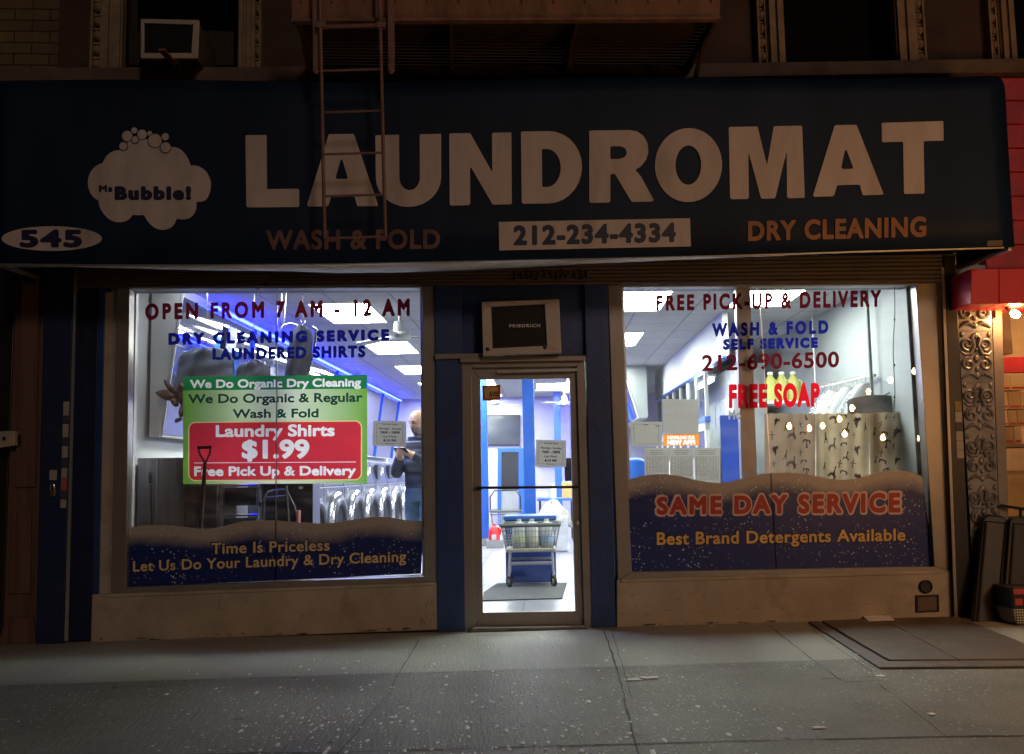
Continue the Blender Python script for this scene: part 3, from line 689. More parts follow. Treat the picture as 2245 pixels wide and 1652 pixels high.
# cloud emblem with bubbles
def cz(x, y): return (300+x/4.129)*PW/3682, (440+y/4.129)*PW/3682
cl = [(300, 610), (318, 560), (345, 515), (380, 475), (420, 448), (470, 430), (520, 425), (555, 412), (590, 380), (640, 320), (700, 285), (800, 262), (950, 258), (1080, 300), (1180, 360), (1250, 385), (1310, 375), (1360, 378), (1410, 395), (1460, 430), (1505, 480), (1540, 540), (1565, 595), (1585, 655), (1620, 648), (1665, 650), (1720, 668), (1770, 698), (1820, 745), (1855, 810), (1878, 880), (1880, 950), (1866, 1030), (1840, 1095), (1810, 1135), (1780, 1153), (1720, 1163), (1660, 1165), (1665, 1215), (1660, 1280), (1640, 1330), (1612, 1372), (1575, 1402), (1530, 1418), (1480, 1425), (1420, 1420), (1370, 1405), (1362, 1450), (1340, 1500), (1300, 1543), (1245, 1570), (1180, 1580), (1120, 1573), (1065, 1550), (1015, 1512), (970, 1465), (935, 1410), (905, 1355), (860, 1358), (820, 1362), (770, 1358), (720, 1352), (700, 1392), (665, 1428), (620, 1452), (560, 1465), (500, 1465), (440, 1450), (385, 1420), (335, 1375), (300, 1330), (270, 1280), (245, 1220), (235, 1145), (190, 1122), (150, 1090), (115, 1040), (90, 975), (78, 900), (82, 840), (98, 780), (125, 728), (160, 685), (200, 650), (245, 625)]
def fcl(u, v): x, y = cz(u, v); return P(x, y, LY)
def fcl2(dy): return lambda u, v: P(*cz(u, v), LY-dy)
dc = drawn([cl], fcl, bold=14, h=26); dc.build('cloud_emblem', awn_white, aw, smooth=False, label='white cloud emblem with a heap of bubbles')
bub = [(650, 200, 78), (755, 115, 44), (872, 175, 70), (985, 160, 36), (1062, 268, 100), (1215, 210, 54), (592, 348, 60), (1220, 368, 76), (768, 252, 50)]
for k, (x, y, r) in enumerate(bub):
    for rr, dz, mt, nm in ((r+12, .0012+k*.0006, print_navy, 'bubble_outline'), (r, .0015+k*.0006, awn_white, 'bubble')):
        m2 = MB(); m2.add([P(*cz(x+rr*math.cos(2*math.pi*i/28), y+rr*math.sin(2*math.pi*i/28)), LY-dz) for i in range(28)], [tuple(range(28))]); m2.build(nm, mt, aw)
def czq(x0, y0, x1, y1): a, c = cz(x0, y0), cz(x1, y1); return (a[0], a[1], c[1], c[0], a[1], c[1])
lettering('Ms', czq(230, 928, 430, 1030), LY-.002, print_navy, aw, bold=.06)
lettering('Bubble!', czq(462, 945, 1600, 1150), LY-.002, print_navy, aw, bold=.075, sp=.01, label='rounded navy words')

# ------------------------------------------------------------------ roll-down shutter
sh = thing('rolldown_shutter', 'rolled up steel security shutter under the navy awning', 'shutter', (.3, -.05, 2.9))
m2 = MB(); rows = [(592, 570), (604, 582), (613, 592), (622, 604), (631, 618)]
def sp(x, t):   # photo y along the housing: t from 0 (top) to 1 (bottom)
    yl = 588+44*t; yr = 556+64*t; return yl+(yr-yl)*(x-165)/(2066-165)
N = 16; prof = [(0, -.02)]
for j in range(7):
    t0 = j/7; prof += [(t0+.015, -.06), (t0+.10, -.075), (t0+.125, -.03)]
prof += [(1, -.05), (1, .06)]
m2.grid(lambda u, v: P(165+1901*u, sp(165+1901*u, prof[int(round(v*(len(prof)-1)))][0]), prof[int(round(v*(len(prof)-1)))][1]), 12, len(prof)-1)
m2.build('slat_curtain', M('shutter_steel', (.28, .26, .27), .45, metal=.2, ns=5, amp=.2, dirt=.5, dirtcol=(.03, .03, .04), ds=2.5, stretch=(.4, 1, 3)), sh)
m2 = MB()
for k in range(13):
    x = 1128+k*13; y = sp(x, .55); m2.tube([P(x, y-9+3*math.sin(k*2.1), -.082), P(x+3, y, -.083), P(x+5*math.sin(k*1.3), y+10+3*math.cos(k*1.7), -.082)], .008, 5)
m2.build('paint_scrawl', ink, sh)
for a, c in (((163, 141), (168, 149)), ((2064, 2094), (2070, 2100))):
    pts = [P(a[0], 585, -.075), P(c[0], 585, -.075), P(c[1], 1405 if a[0] < 900 else 1360, -.075), P(a[1], 1405 if a[0] < 900 else 1360, -.075)]
    m2 = MB(); m2.prism(pts, (0, .012, 0)); m2.build('guide_rail', alu if a[0] < 900 else frame_m, sh)
pts = [P(2070, 560, -.07), P(2094, 560, -.07), P(2133, 1385, -.07), P(2100, 1385, -.07)]
MB().prism(pts, (0, .3, 0)).build('guide_channel', black, sh, bev=.004)
# loose wires hanging under the awning
cab = MB(); cab.tube([P(593, 583, -.2), P(594, 600, -.15), P(588, 618, -.08), P(566, 632, -.03), P(563, 648, -.02)], .004, 6)
tag(cab.build('hanging_wire', black, smooth=True), 'thin black wire drooping from the awning over the poster window', 'wire')
cab = MB(); cab.tube([P(-10, 590, -.3)]+[P(160+60*i, 583+8*math.sin(i*.9), -.1) for i in range(8)], .006, 6)

# ------------------------------------------------------------------ fire escape
fe = thing('fire_escape', 'rusty pinkish iron fire escape with a drop ladder in front of the awning', 'fire escape', (.4, -.9, 4.5))
FY = -1.0
m2 = MB(); m2.pq([(638, -40), (1580, -40), (1578, 40), (640, 45)], FY, .012); m2.pq([(638, 39), (1580, 35), (1580, 41), (638, 46)], FY-.05, .06)
m2.build('front_beam', rust_iron, fe, bev=.003)
z0 = P(1100, 30, FY).z
xa, xc = P(645, 20, FY).x, P(1572, 20, FY).x
m2 = MB()
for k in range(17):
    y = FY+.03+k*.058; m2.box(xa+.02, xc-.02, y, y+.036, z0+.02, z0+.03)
m2.build('floor_slats', M('shaded_rusty_slats', (.05, .032, .028), .7, ns=8, amp=.3, dirt=.6), fe)  # slats darkened, the shade of the platform is in their colour
shaded_iron = M('shaded_rusty_iron', (.09, .05, .04), .7, ns=8, amp=.3, dirt=.6)  # darker copy of the rusty iron for beams shaded by the platform
for x in (xa, xa+(xc-xa)*.36, xa+(xc-xa)*.66, xc-.03): m2 = MB(); m2.box(x, x+.03, FY+.015, .1, z0-.06, z0+.015); m2.bar((x+.015, FY+.3, z0-.045), (x+.015, .1, z0-.42), .03, .03); m2.build('support_beam', shaded_iron, fe)
m2 = MB()
for x in np.linspace(660, 1560, 14): m2.tube([P(x, 6, FY-.002), P(x, -60, FY-.002)], .009, 6)
m2.build('railing', rust_iron, fe)
for a in ((684, 698), (849, 864)):
    m2 = MB(); m2.pq([(a[0], -40), (a[1], -40), (a[1]+1, 152), (a[0]+2, 152)], FY-.10, .03); q = P((a[0]+a[1])/2+1, 152, FY-.085); m2.ball(q, (.026, .015, .035), 10, 6)
    m2.build('ladder_guide', pink_iron, fe, bev=.004)
lf = lambda y: 701+(712-701)*y/520
rf = lambda y: 832+(845-832)*y/520
m2 = MB(); m2.tube([P(lf(y), y, FY-.14) for y in (-40, 120, 300, 522)], .013, 8); m2.tube([P(rf(y), y-1, FY-.14) for y in (-40, 120, 300, 522)], .013, 8)
m2.build('ladder_rail', pink_iron, fe, smooth=True)
for y in (58, 154, 245, 337, 429, 521):
    m2 = MB(); m2.tube([P(lf(y), y+1, FY-.14), P(rf(y), y-3, FY-.14)], .009 if y > 60 else .016, 8); m2.build('rung', pink_iron, fe, smooth=True)
m2 = MB()
for x in (702, 834): m2.pq([(x-9, 46), (x+11, 45), (x+11, 58), (x-9, 59)], FY-.16, .05)
m2.build('ladder_hook', pink_iron, fe, bev=.004)

# ------------------------------------------------------------------ air conditioners
def ac_unit(name, label, q, y, dep, grille_in, brand=None):
    o = P((q[0][0]+q[1][0])/2, q[3][1], y); t = thing(name, label, 'air conditioner', o)
    casing = M(name+'_casing', (.50, .45, .43) if brand else (.50, .43, .36), .45, ns=5, amp=.08, dirt=.4, dirtcol=(.2, .17, .15))
    inq = [(q[0][0]+grille_in[0], q[0][1]+grille_in[1]), (q[1][0]-grille_in[2], q[1][1]+grille_in[1]), (q[2][0]-grille_in[2], q[2][1]-grille_in[3]), (q[3][0]+grille_in[0], q[3][1]-grille_in[3])]
    m2 = MB()
    for k in range(4): m2.pq([q[k], q[(k+1) % 4], inq[(k+1) % 4], inq[k]], y, .03)
    m2.build('front_frame', casing, t, bev=.005)
    sm = M(name+'_body', (.10, .09, .085) if not brand else (.2, .18, .17), .6)
    m2 = MB(); p = [P(*a, y+.03) for a in q]; m2.prism([p[0]+Vector((.01, 0, -.01)), p[1]+Vector((-.01, 0, -.01)), p[2]+Vector((-.01, 0, .01)), p[3]+Vector((.01, 0, .01))], (0, dep, 0)); m2.build('body', sm, t)
    m2 = MB(); n = 22
    for k in range(n):
        a = P(inq[0][0], inq[0][1]+(inq[3][1]-inq[0][1])*(k+.5)/n, y+.012); c = P(inq[1][0], inq[1][1]+(inq[2][1]-inq[1][1])*(k+.5)/n, y+.012)
        m2.bar(a, c, .008, .003)
    for k in range(1, 6):
        a = P(inq[0][0]+(inq[1][0]-inq[0][0])*k/6, inq[0][1], y+.02); c = P(inq[3][0]+(inq[2][0]-inq[3][0])*k/6, inq[3][1], y+.02); m2.bar(a, c, .004, .004, up=(0, 1, 0))
    m2.build('grille', darkplastic, t)
    MB().pq(inq, y+.024, .004).build('filter', M(name+'_backing', (.012, .014, .022), .6), t)  # dark sheet behind the grille, painting its recess in shade
    return t
ac = ac_unit('door_air_conditioner', 'air conditioner with pale frame and dark grille above the shop door', [(1056, 661), (1226, 655), (1231, 772), (1059, 778)], -.16, .3, (21, 11, 32, 15), True)
lettering('FRIEDRICH', (1117, 710.5, 717.5, 1184, 709.5, 716.5), -.155, M('pale_badge', (.85, .85, .88), .4), ac, bold=.02, sp=.1)
m2 = MB()
for x, y in ((1069, 765), (1195, 761)): m2.lathe([(.002, 0), (.016, 0), (.016, .006), (.002, .008)], P(x, y, -.16), (0, -1, 0))
m2.build('knob', darkplastic, ac)
MB().pq([(1059, 774), (1231, 768), (1231, 774), (1059, 780)], -.15, .2).build('drip_tray', alu, ac, bev=.003)
uac = ac_unit('window_air_conditioner', 'old white air conditioner jutting from the brick pier window', [(308, 40), (437, 43), (433, 127), (308, 127)], -.35, .75, (8, 10, 14, 12))
m2 = MB(); a = P(352, 108, -.37); m2.bar(P(354, 108, -.50), P(394, 150, -.14), .05, .02)
m2.build('support_arm', rust_iron, uac)
for q in ([(440, 66), (512, 68), (512, 142), (440, 142)], [(272, 64), (305, 68), (305, 142), (272, 142)]):
    m2 = MB(); n = 14; pts = [P(*a, .25) for a in q]
    m2.grid(lambda u, v: pts[3].lerp(pts[2], u).lerp(pts[0].lerp(pts[1], u), v)+Vector((0, .012*(-1)**int(round(u*2*n)), 0)), 2*n, 1)
    m2.build('side_curtain', M('accordion_side', (.10, .085, .07), .6), uac)

# ------------------------------------------------------------------ window prints
def halo(text, q, y, m1, m2_, parent, b1, b2, label=None, sp=0):
    f = lettering(text, q, y, m1, parent, bold=b1, sp=sp, label=label)
    return f
VY = .046
lettering('OPEN FROM 7 AM - 12 AM', (318, 665, 700.5, 898.5, 654, 692), VY, maroon, WL, bold=.055, sp=.14, label='maroon words OPEN FROM 7 AM - 12 AM')
lettering('DRY CLEANING SERVICE', (369, 729.5, 756, 853.5, 721, 746), VY, bluev, WL, bold=.08, sp=.1, label='blue words DRY CLEANING SERVICE')
lettering('LAUNDERED SHIRTS', (466, 763, 789, 801, 756.5, 783), VY, bluev, WL, bold=.065, sp=.02, label='blue words LAUNDERED SHIRTS')
lettering('FREE PICK-UP & DELIVERY', (1439, 646.5, 681, 1931.5, 635, 672), VY, maroon, WR, bold=.048, sp=.1, label='maroon words FREE PICK-UP & DELIVERY')
lettering('WASH & FOLD', (1561, 708, 738, 1816, 701.5, 730.5), VY, bluev, WR, bold=.06, sp=.13, label='blue words WASH & FOLD')
lettering('SELF SERVICE', (1585, 742.5, 767, 1793, 739, 762), VY, bluev, WR, bold=.08, sp=.06, label='blue words SELF SERVICE')
lettering('212-690-6500', (1539, 778, 813.5, 1839.5, 770, 804.5), VY, maroon, WR, bold=.028, label='maroon telephone number')
lettering('FREE SOAP', (1598, 842, 895, 1797.5, 838.5, 891), VY, redv, WR, bold=.06, label='red words FREE SOAP')
lettering('Mo', (1597, 899, 919, 1625, 898, 919), VY, greyv, WR, bold=.05)

# blue bubble film along the foot of each window
fm, nt, b = newmat('bubble_film'); tc = nn(nt, 'ShaderNodeTexCoord')
at = nn(nt, 'ShaderNodeAttribute'); at.attribute_name = 'foam'
no = noise(5, 5); ma = nn(nt, 'ShaderNodeMath', operation='MULTIPLY_ADD'); ma.inputs[1].default_value = .10; nt.links.new(no.outputs[0], ma.inputs[0]); nt.links.new(at.outputs['Fac'], ma.inputs[2])
rp = nn(nt, 'ShaderNodeValToRGB'); cr = rp.color_ramp; cr.elements[0].position = .11; cr.elements[0].color = (.44, .40, .38, 1); cr.elements[1].position = .22; cr.elements[1].color = (.008, .022, .165, 1)
e_ = cr.elements.new(.6); e_.color = (.006, .022, .19, 1); nt.links.new(ma.outputs[0], rp.inputs[0]); colr = rp.outputs[0]
for sc_, th, lo in ((40, .22, .43), (22, .15, .46)):
    vo = nn(nt, 'ShaderNodeTexVoronoi'); vo.inputs['Scale'].default_value = sc_; nt.links.new(tc.outputs['Object'], vo.inputs['Vector'])
    sp1 = ramp(vo.outputs['Distance'], th, (1, 1, 1), th+.06, (0, 0, 0)); dn = ramp(noise(3.2, 3).outputs[0], lo, (0, 0, 0), lo+.16, (.75, .75, .75))
    sel = ramp(vo.outputs['Color'], .35, (0, 0, 0), .8, (1, 1, 1))
    fac = mixc(1.0, mixc(1.0, sp1, dn, 'MULTIPLY'), sel, 'MULTIPLY'); colr = mixc(fac, colr, (.80, .84, .95))
nt.links.new(colr, b.inputs['Base Color']); b.inputs['Roughness'].default_value = .35
def bubble_film(label, top, bl, br):
    o = P((bl[0]+br[0])/2, (bl[1]+br[1])/2, VY); t = thing('window_film', label, 'window film', o)
    n = 90; m = 10; V = []; foam = []
    xs = [top[0][0]+(top[-1][0]-top[0][0])*i/n for i in range(n+1)]
    # smooth wave through the measured points
    tx = [p[0] for p in top]; ty = [p[1] for p in top]
    ys = list(np.interp(xs, tx, ty))
    for _ in range(3): ys = [ys[0]]+[(ys[i-1]+2*ys[i]+ys[i+1])/4 for i in range(1, n)]+[ys[-1]]
    fr = [0, .04, .08, .13, .2, .28, .38, .5, .65, .82, 1]
    for i in range(n+1):
        u = i/n; bx, by = bl[0]+(br[0]-bl[0])*u, bl[1]+(br[1]-bl[1])*u
        A = P(xs[i], ys[i], VY); B = P(bx, by, VY)
        for f in fr: V.append(A.lerp(B, f)); foam.append((A-B).length*f)
    k = len(fr); mb = MB(); mb.add(V, [(i*k+j, (i+1)*k+j, (i+1)*k+j+1, i*k+j+1) for i in range(n) for j in range(k-1)])
    s = mb.build('film_sheet', fm, t); a = s.data.attributes.new('foam', 'FLOAT', 'POINT')
    for i, f in enumerate(foam): a.data[i].value = f
    return t
fl = bubble_film('blue bubble patterned film with tan letters along the foot of the poster window', [(280, 1158.6), (299, 1153), (332, 1150), (363, 1150), (399, 1154), (439, 1159), (465, 1158.7), (487, 1154), (520, 1144.5), (554, 1140.5), (603, 1140), (645, 1143.8), (690, 1147), (723, 1147), (756, 1142), (790, 1135.5), (823, 1132), (856, 1133.4), (889, 1140), (929, 1142)], (276, 1287), (923, 1257))
fr_ = bubble_film('blue bubble patterned film with red and yellow letters along the foot of the curtain window', [(1376, 1052), (1406, 1042.4), (1452, 1038.5), (1488, 1041.8), (1524, 1052), (1563, 1058.7), (1596, 1057.7), (1635, 1045.7), (1674, 1037.5), (1716, 1035.2), (1758, 1037.5), (1798, 1045.6), (1837, 1052), (1879, 1048.9), (1915, 1037.5), (1954, 1030.3), (1993, 1031.6), (2022, 1044)], (1385, 1253), (2047, 1241))
tan_v = M('tan_vinyl', (.78, .60, .36), .5); yel_v = M('yellow_vinyl', (.75, .50, .16), .5); pinkout = M('pink_white_vinyl', (.70, .52, .47), .5); sred = M('deep_red_vinyl', (.42, .025, .022), .5)
shadow_v = M('black_vinyl', (.008, .008, .02), .6)
F1, F2 = VY-.002, VY-.004
for (tx, q, bo, mm) in (('Time Is Priceless', (463, 1190, 1214.5, 723, 1182, 1206.5), .02, tan_v), ('Let Us Do Your Laundry & Dry Cleaning', (291.5, 1229.7, 1252.8, 890.5, 1207, 1231), .02, tan_v)):
    lettering(tx, (q[0]-2.5, q[1]-2.5, q[2]+2.5, q[3]+2.5, q[4]-2.5, q[5]+2.5), F1, shadow_v, fl, bold=.075, name='letter_shadow')
    lettering(tx, q, F2, mm, fl, bold=bo, label='tan words '+tx)
lettering('SAME DAY SERVICE', (1435, 1084, 1132.5, 1979, 1074.5, 1127.5), F1, pinkout, fr_, bold=.115, sp=-.03, name='letter_outline')
lettering('SAME DAY SERVICE', (1440, 1089, 1128, 1974, 1079.5, 1123), F2, sred, fr_, bold=.05, sp=.055, label='red words SAME DAY SERVICE with pale outline')
q = (1440, 1166.5, 1194.5, 1985, 1158, 1185)
lettering('Best Brand Detergents Available', (q[0]-2.5, q[1]-2.5, q[2]+2.5, q[3]+2.5, q[4]-2.5, q[5]+2.5), F1, shadow_v, fr_, bold=.075, name='letter_shadow')
lettering('Best Brand Detergents Available', q, F2, yel_v, fr_, bold=.025, label='yellow words Best Brand Detergents Available')

# ------------------------------------------------------------------ price poster (hangs just behind the shovel)
PY = .17
pt = thing('price_poster', 'green and red price poster hanging inside the poster window', 'poster', P(603, 1060, PY))
pq_ = [(401.3, 825.4), (805.5, 821), (804.8, 1059), (401.3, 1061)]
fp = qf(pq_, PY)
def fpl(dy):
    g = qf(pq_, PY-dy); return lambda u, v: g(u, 1-v)
gm, nt, b = newmat('green_print'); nt.nodes.remove(b)
tc = nn(nt, 'ShaderNodeTexCoord'); sx = nn(nt, 'ShaderNodeSeparateXYZ'); nt.links.new(tc.outputs['Object'], sx.inputs[0])
rp = nn(nt, 'ShaderNodeValToRGB'); cr = rp.color_ramp; cr.elements[0].position = 0; cr.elements[0].color = (.15, .36, .04, 1); cr.elements[1].position = 1; cr.elements[1].color = (.15, .36, .04, 1)
e1 = cr.elements.new(.42); e1.color = (.62, .70, .48, 1); e1 = cr.elements.new(.6); e1.color = (.62, .70, .48, 1)
mr = nn(nt, 'ShaderNodeMapRange'); mr.inputs[1].default_value = -.75; mr.inputs[2].default_value = .75; nt.links.new(sx.outputs[0], mr.inputs[0]); nt.links.new(mr.outputs[0], rp.inputs[0])
d1 = nn(nt, 'ShaderNodeBsdfDiffuse'); t1 = nn(nt, 'ShaderNodeBsdfTranslucent'); mx = nn(nt, 'ShaderNodeMixShader'); mx.inputs[0].default_value = .6
nt.links.new(rp.outputs[0], d1.inputs[0]); nt.links.new(rp.outputs[0], t1.inputs[0]); nt.links.new(d1.outputs[0], mx.inputs[1]); nt.links.new(t1.outputs[0], mx.inputs[2]); nt.links.new(mx.outputs[0], nt.nodes['Material Output'].inputs[0])
TR = .6
p_dgreen = T('dark_green_print', (.015, .18, .05), TR); p_red = T('red_print', (.55, .03, .045), TR); p_white = T('white_print', (.78, .78, .74), TR); p_dark = T('dark_green_letters', (.01, .055, .035), TR); p_yel = T('yellow_print', (.75, .62, .22), TR)

# the poster is one printed sheet: every ink is cut to its own outline so that light comes through each colour once
p0_, p1_, p3_ = P(*pq_[0], PY), P(*pq_[1], PY), P(*pq_[3], PY); PWm = (p1_-p0_).length; PHm = (p3_-p0_).length
hg = .0036; gx = int(PWm/hg)+1; gy = int(PHm/hg)+1; hx = PWm/gx; hy = PHm/gy
XX, YY = np.meshgrid(np.arange(gx+1)*hx, np.arange(gy+1)*hy)
def text_sdf(text, u0, u1, base, cap, bold, sp=0.0):
    out = np.full(XX.shape, 1.0); _edges_font('H'); ch_ = _edges_font('H')[0][:, :, 1].max()
    adv = [(c, _edges_font(c)) for c in text]; x = 0; pos = []
    for c, (e, a) in adv: pos.append(x); x += a+sp
    xs0 = _edges_font(text[0])[0][:, :, 0].min(); xs1 = pos[-1]+_edges_font(text[-1])[0][:, :, 0].max()
    sx = (u1-u0)*PWm/(xs1-xs0); sy = cap*PHm/ch_
    for (c, (e, a)), x in zip(adv, pos):
        if not len(e): continue
        q = e.copy(); q[:, :, 0] = u0*PWm+(q[:, :, 0]+x-xs0)*sx; q[:, :, 1] = base*PHm-q[:, :, 1]*sy
        lo = q.reshape(-1, 2).min(0)-bold-3*hg; hi = q.reshape(-1, 2).max(0)+bold+3*hg
        i0, i1 = max(0, int(lo[0]/hx)), min(gx, int(hi[0]/hx)+1); j0, j1 = max(0, int(lo[1]/hy)), min(gy, int(hi[1]/hy)+1)
        sub = np.stack([XX[j0:j1+1, i0:i1+1].ravel(), YY[j0:j1+1, i0:i1+1].ravel()], 1)
        out[j0:j1+1, i0:i1+1] = np.minimum(out[j0:j1+1, i0:i1+1], (seg_sdf(q, sub)-bold).reshape(j1-j0+1, i1-i0+1))
    return out
def rbox(u0, u1, v0, v1, r):
    cx, cy = (u0+u1)/2*PWm, (v0+v1)/2*PHm; bx, by = (u1-u0)/2*PWm-r, (v1-v0)/2*PHm-r
    dx, dy = np.abs(XX-cx)-bx, np.abs(YY-cy)-by
    return np.hypot(np.maximum(dx, 0), np.maximum(dy, 0))+np.minimum(np.maximum(dx, dy), 0)-r
t1_ = text_sdf('We Do Organic Dry Cleaning', .04, .963, .104, .070, .0036)
dk = np.minimum(text_sdf('We Do Organic & Regular', .03, .972, .2455, .078, .0034), text_sdf('Wash & Fold', .272, .733, .386, .076, .0034))
wh = np.minimum(text_sdf('Laundry Shirts', .181, .82, .558, .100, .0052), text_sdf('$1.99', .325, .68, .757, .155, .009))
wh = np.minimum(wh, text_sdf('Free Pick Up & Delivery', .063, .936, .921, .080, .0042)); wh = np.minimum(wh, rbox(.06, .94, .8, .806, .002))
bx_ = rbox(.031, .969, .425, .967, .055); hd = YY-.128*PHm
def ink_part(s, mat, name, label=None):
    V, Fs = march(s, (0, 0), 1.0); g = qf(pq_, PY); m = MB(); m.add([g(x/gx, 1-y/gy) for x, y in V], Fs); m.build(name, mat, pt, label=label)
ink_part(np.minimum(t1_, wh), p_white, 'white_lettering', 'white words on the poster')
ink_part(dk, p_dark, 'dark_lettering', 'dark green words on the poster')
ink_part(np.abs(bx_)-.0045, p_yel, 'yellow_outline')
ink_part(np.maximum(bx_+.0045, -wh), p_red, 'red_field')
ink_part(np.maximum(hd, -t1_), p_dgreen, 'header_band')
ink_part(np.maximum(np.maximum(-hd, -(bx_-.0045)), -dk), gm, 'green_field')

# ------------------------------------------------------------------ paper notices on the glass
def notice(name, label, q, y, lines, group=None, border=True):
    t = thing(name, label, 'notice', P((q[2][0]+q[3][0])/2, q[2][1], y), group=group)
    MB().pq(q, y, .001).build('sheet', paper, t)
    g = qf(q, y-.002)
    if border:
        m = MB()
        for a, c, d, e in ((.1, .1, .9, .11), (.1, .89, .9, .9), (.1, .11, .11, .89), (.89, .11, .9, .89)): m.add([g(a, c), g(d, c), g(d, e), g(a, e)], [(0, 1, 2, 3)])
        m.build('border', M('grey_ink', (.25, .25, .25), .7), t)
    for tx, u0, u1, base, cap, bo in lines:
        V, Fs = layout(tx, bo, 0, .04); m = MB(); m.add([g(u0+(u1-u0)*u, base+cap*v) for u, v in V], Fs); m.build('lettering', ink, t)
    return t
hrs = [('We are open', .27, .74, .845, .06, .02), ('Monday - Sunday', .17, .85, .66, .085, .02), ('7AM - 10PM', .22, .8, .50, .10, .07), ('Last Wash', .3, .7, .345, .085, .02), ('8:15 PM', .32, .69, .18, .095, .07), ('Thank you', .38, .63, .075, .045, .02)]
notice('hours_notice', 'white opening hours notice taped inside the poster window beside the man', [(819, 922.3), (890.5, 923.5), (890.5, 978), (816.6, 976.8)], .10, hrs)
notice('hours_notice', 'white opening hours notice taped on the glass of the door', [(1175.5, 963), (1241, 965.5), (1241, 1023), (1172, 1022)], .035, hrs)
notice('certificate', 'grey framed certificate in the lower left corner of the curtain window', [(1381, 924), (1451, 924), (1451, 978), (1385, 978)], .10, [('License', .42, .56, .86, .05, .04), ('No 20', .8, .93, .80, .05, .08)])
notice('app_sheet', 'pale square sheet above an orange strip in the curtain window', [(1452, 874.3), (1530, 874.9), (1532, 951), (1454, 951)], .10, [], border=False)
at_ = thing('app_sign', 'orange strip sign about a new app in the curtain window', 'sign', P(1493, 976, .1))
def cut_sheet(q, y, rows, m_bg, m_tx, par, res):
    global PWm, PHm, hg, gx, gy, hx, hy, XX, YY
    PWm = (P(*q[1], y)-P(*q[0], y)).length; PHm = (P(*q[3], y)-P(*q[0], y)).length; hg = res; gx = int(PWm/hg)+1; gy = int(PHm/hg)+1; hx = PWm/gx; hy = PHm/gy
    XX, YY = np.meshgrid(np.arange(gx+1)*hx, np.arange(gy+1)*hy); t_ = None
    for r in rows: a = text_sdf(*r); t_ = a if t_ is None else np.minimum(t_, a)
    for sd, mt, nm in ((t_, m_tx, 'lettering'), (-t_, m_bg, 'strip')):
        V, Fs = march(sd, (0, 0), 1.0); g = qf(q, y); m = MB(); m.add([g(x/gx, 1-yy/gy) for x, yy in V], Fs); m.build(nm, mt, par)
cut_sheet([(1453.5, 951.5), (1532, 950.5), (1533, 976), (1454.5, 977)], .10, [('DOWNLOAD OUR', .12, .88, .42, .25, .0022), ('NEW APP!', .12, .88, .88, .36, .004)], T('orange_print', (.85, .26, .03), .5), p_white, at_, .0016)
for k, (a, c) in enumerate(((1412.6, 1466.5), (1468, 1520), (1522, 1578.6))):
    t = thing('price_list', ('white laundry price list sheet in the curtain window, under the certificate', 'white laundry price list sheet in the curtain window, middle of the row', 'white laundry price list sheet in the curtain window, next to the blue cabinet')[k], 'price list', P((a+c)/2, 1050, .10), group='price lists in a row')
    q = [(a, 981.5), (c, 981), (c+1, 1066), (a+1, 1066)]; MB().pq(q, .10, .001).build('sheet', paper, t); g = qf(q, .098); m = MB(); rnd = random.Random(k)
    for x in np.linspace(.07, .93, 8): m.add([g(x-.006, .05), g(x+.006, .05), g(x+.006, .78), g(x-.006, .78)], [(0, 1, 2, 3)])
    for yv in np.linspace(.1, .76, 20):
        for x in np.linspace(.09, .84, 7):
            L = rnd.uniform(.03, .08); m.add([g(x, yv), g(x+L, yv), g(x+L, yv+.012), g(x, yv+.012)], [(0, 1, 2, 3)])
    for yv in (.83, .87, .92): L = rnd.uniform(.25, .4); m.add([g(.5-L, yv), g(.5+L, yv), g(.5+L, yv+.012), g(.5-L, yv+.012)], [(0, 1, 2, 3)])
    m.build('print_rows', M('pale_grey_ink', (.3, .3, .3), .7), t)
ds = thing('door_sign', 'small orange edged brown sign in the top corner of the door glass', 'sign', P(1077, 877, .03))
MB().pq([(1057, 845), (1097, 843), (1098, 870), (1092, 876), (1058, 878)], .03, .004).build('sheet', T('tan_print', (.55, .38, .20), .4), ds)
ring('border', [(1057, 845), (1097, 843), (1096, 876), (1058, 878)], [(1062, 849), (1092, 848), (1091, 871), (1063, 873)], .026, .003, T('orange_border', (.6, .18, .03), .4), ds, bev=0)
lettering('AVIS', (1072, 858, 870, 1092, 857, 869), .023, ink, ds, bold=.03)
# stickers on the shutter rails
stick_p = M('grimy_white_sticker', (.38, .35, .33), .6, amp=.15, dirt=.5, dirtcol=(.1, .08, .08), ds=20); stick_r = M('red_white_sticker', (.4, .12, .10), .6, amp=.2); stick_b = M('worn_dark_sticker', (.05, .055, .08), .6, amp=.4, ns=30)
lefts = [(886, 929, stick_p, 'upper white sticker on the rail beside the padlock, topmost of the column'), (930, 950, stick_b, 'dark worn sticker just under the topmost white one on the rail beside the padlock'), (955, 996, stick_p, 'white sticker second from the top of the rail beside the padlock'), (997, 1020, stick_b, 'dark sticker between two white ones, middle of the rail beside the padlock'), (1024, 1060, stick_p, 'white sticker third from the top of the rail beside the padlock'), (1064, 1092, stick_b, 'greenish dark sticker above the red topped one on the rail beside the padlock'), (1093, 1122, stick_p, 'small white sticker right above the red topped one on the rail beside the padlock'), (1124, 1162, stick_r, 'red and white sticker near the foot of the rail beside the padlock'), (1164, 1188, stick_b, 'dark sticker just below the red and white one on the rail beside the padlock'), (1190, 1216, stick_p, 'lowest white sticker of the rail beside the padlock')]
def remap(y): return 880+(y-886)*(1113-880)/(1216-886)
for y0, y1, mt, lb in lefts:
    y0, y1 = remap(y0), remap(y1); x = 139-(y0-880)*.03
    tag(MB().pq([(x, y0), (x+13, y0), (x+12, y1), (x-.6, y1)], -.066, .004).build('sticker', mt), lb, 'sticker', 'stickers on the rail beside the padlock')
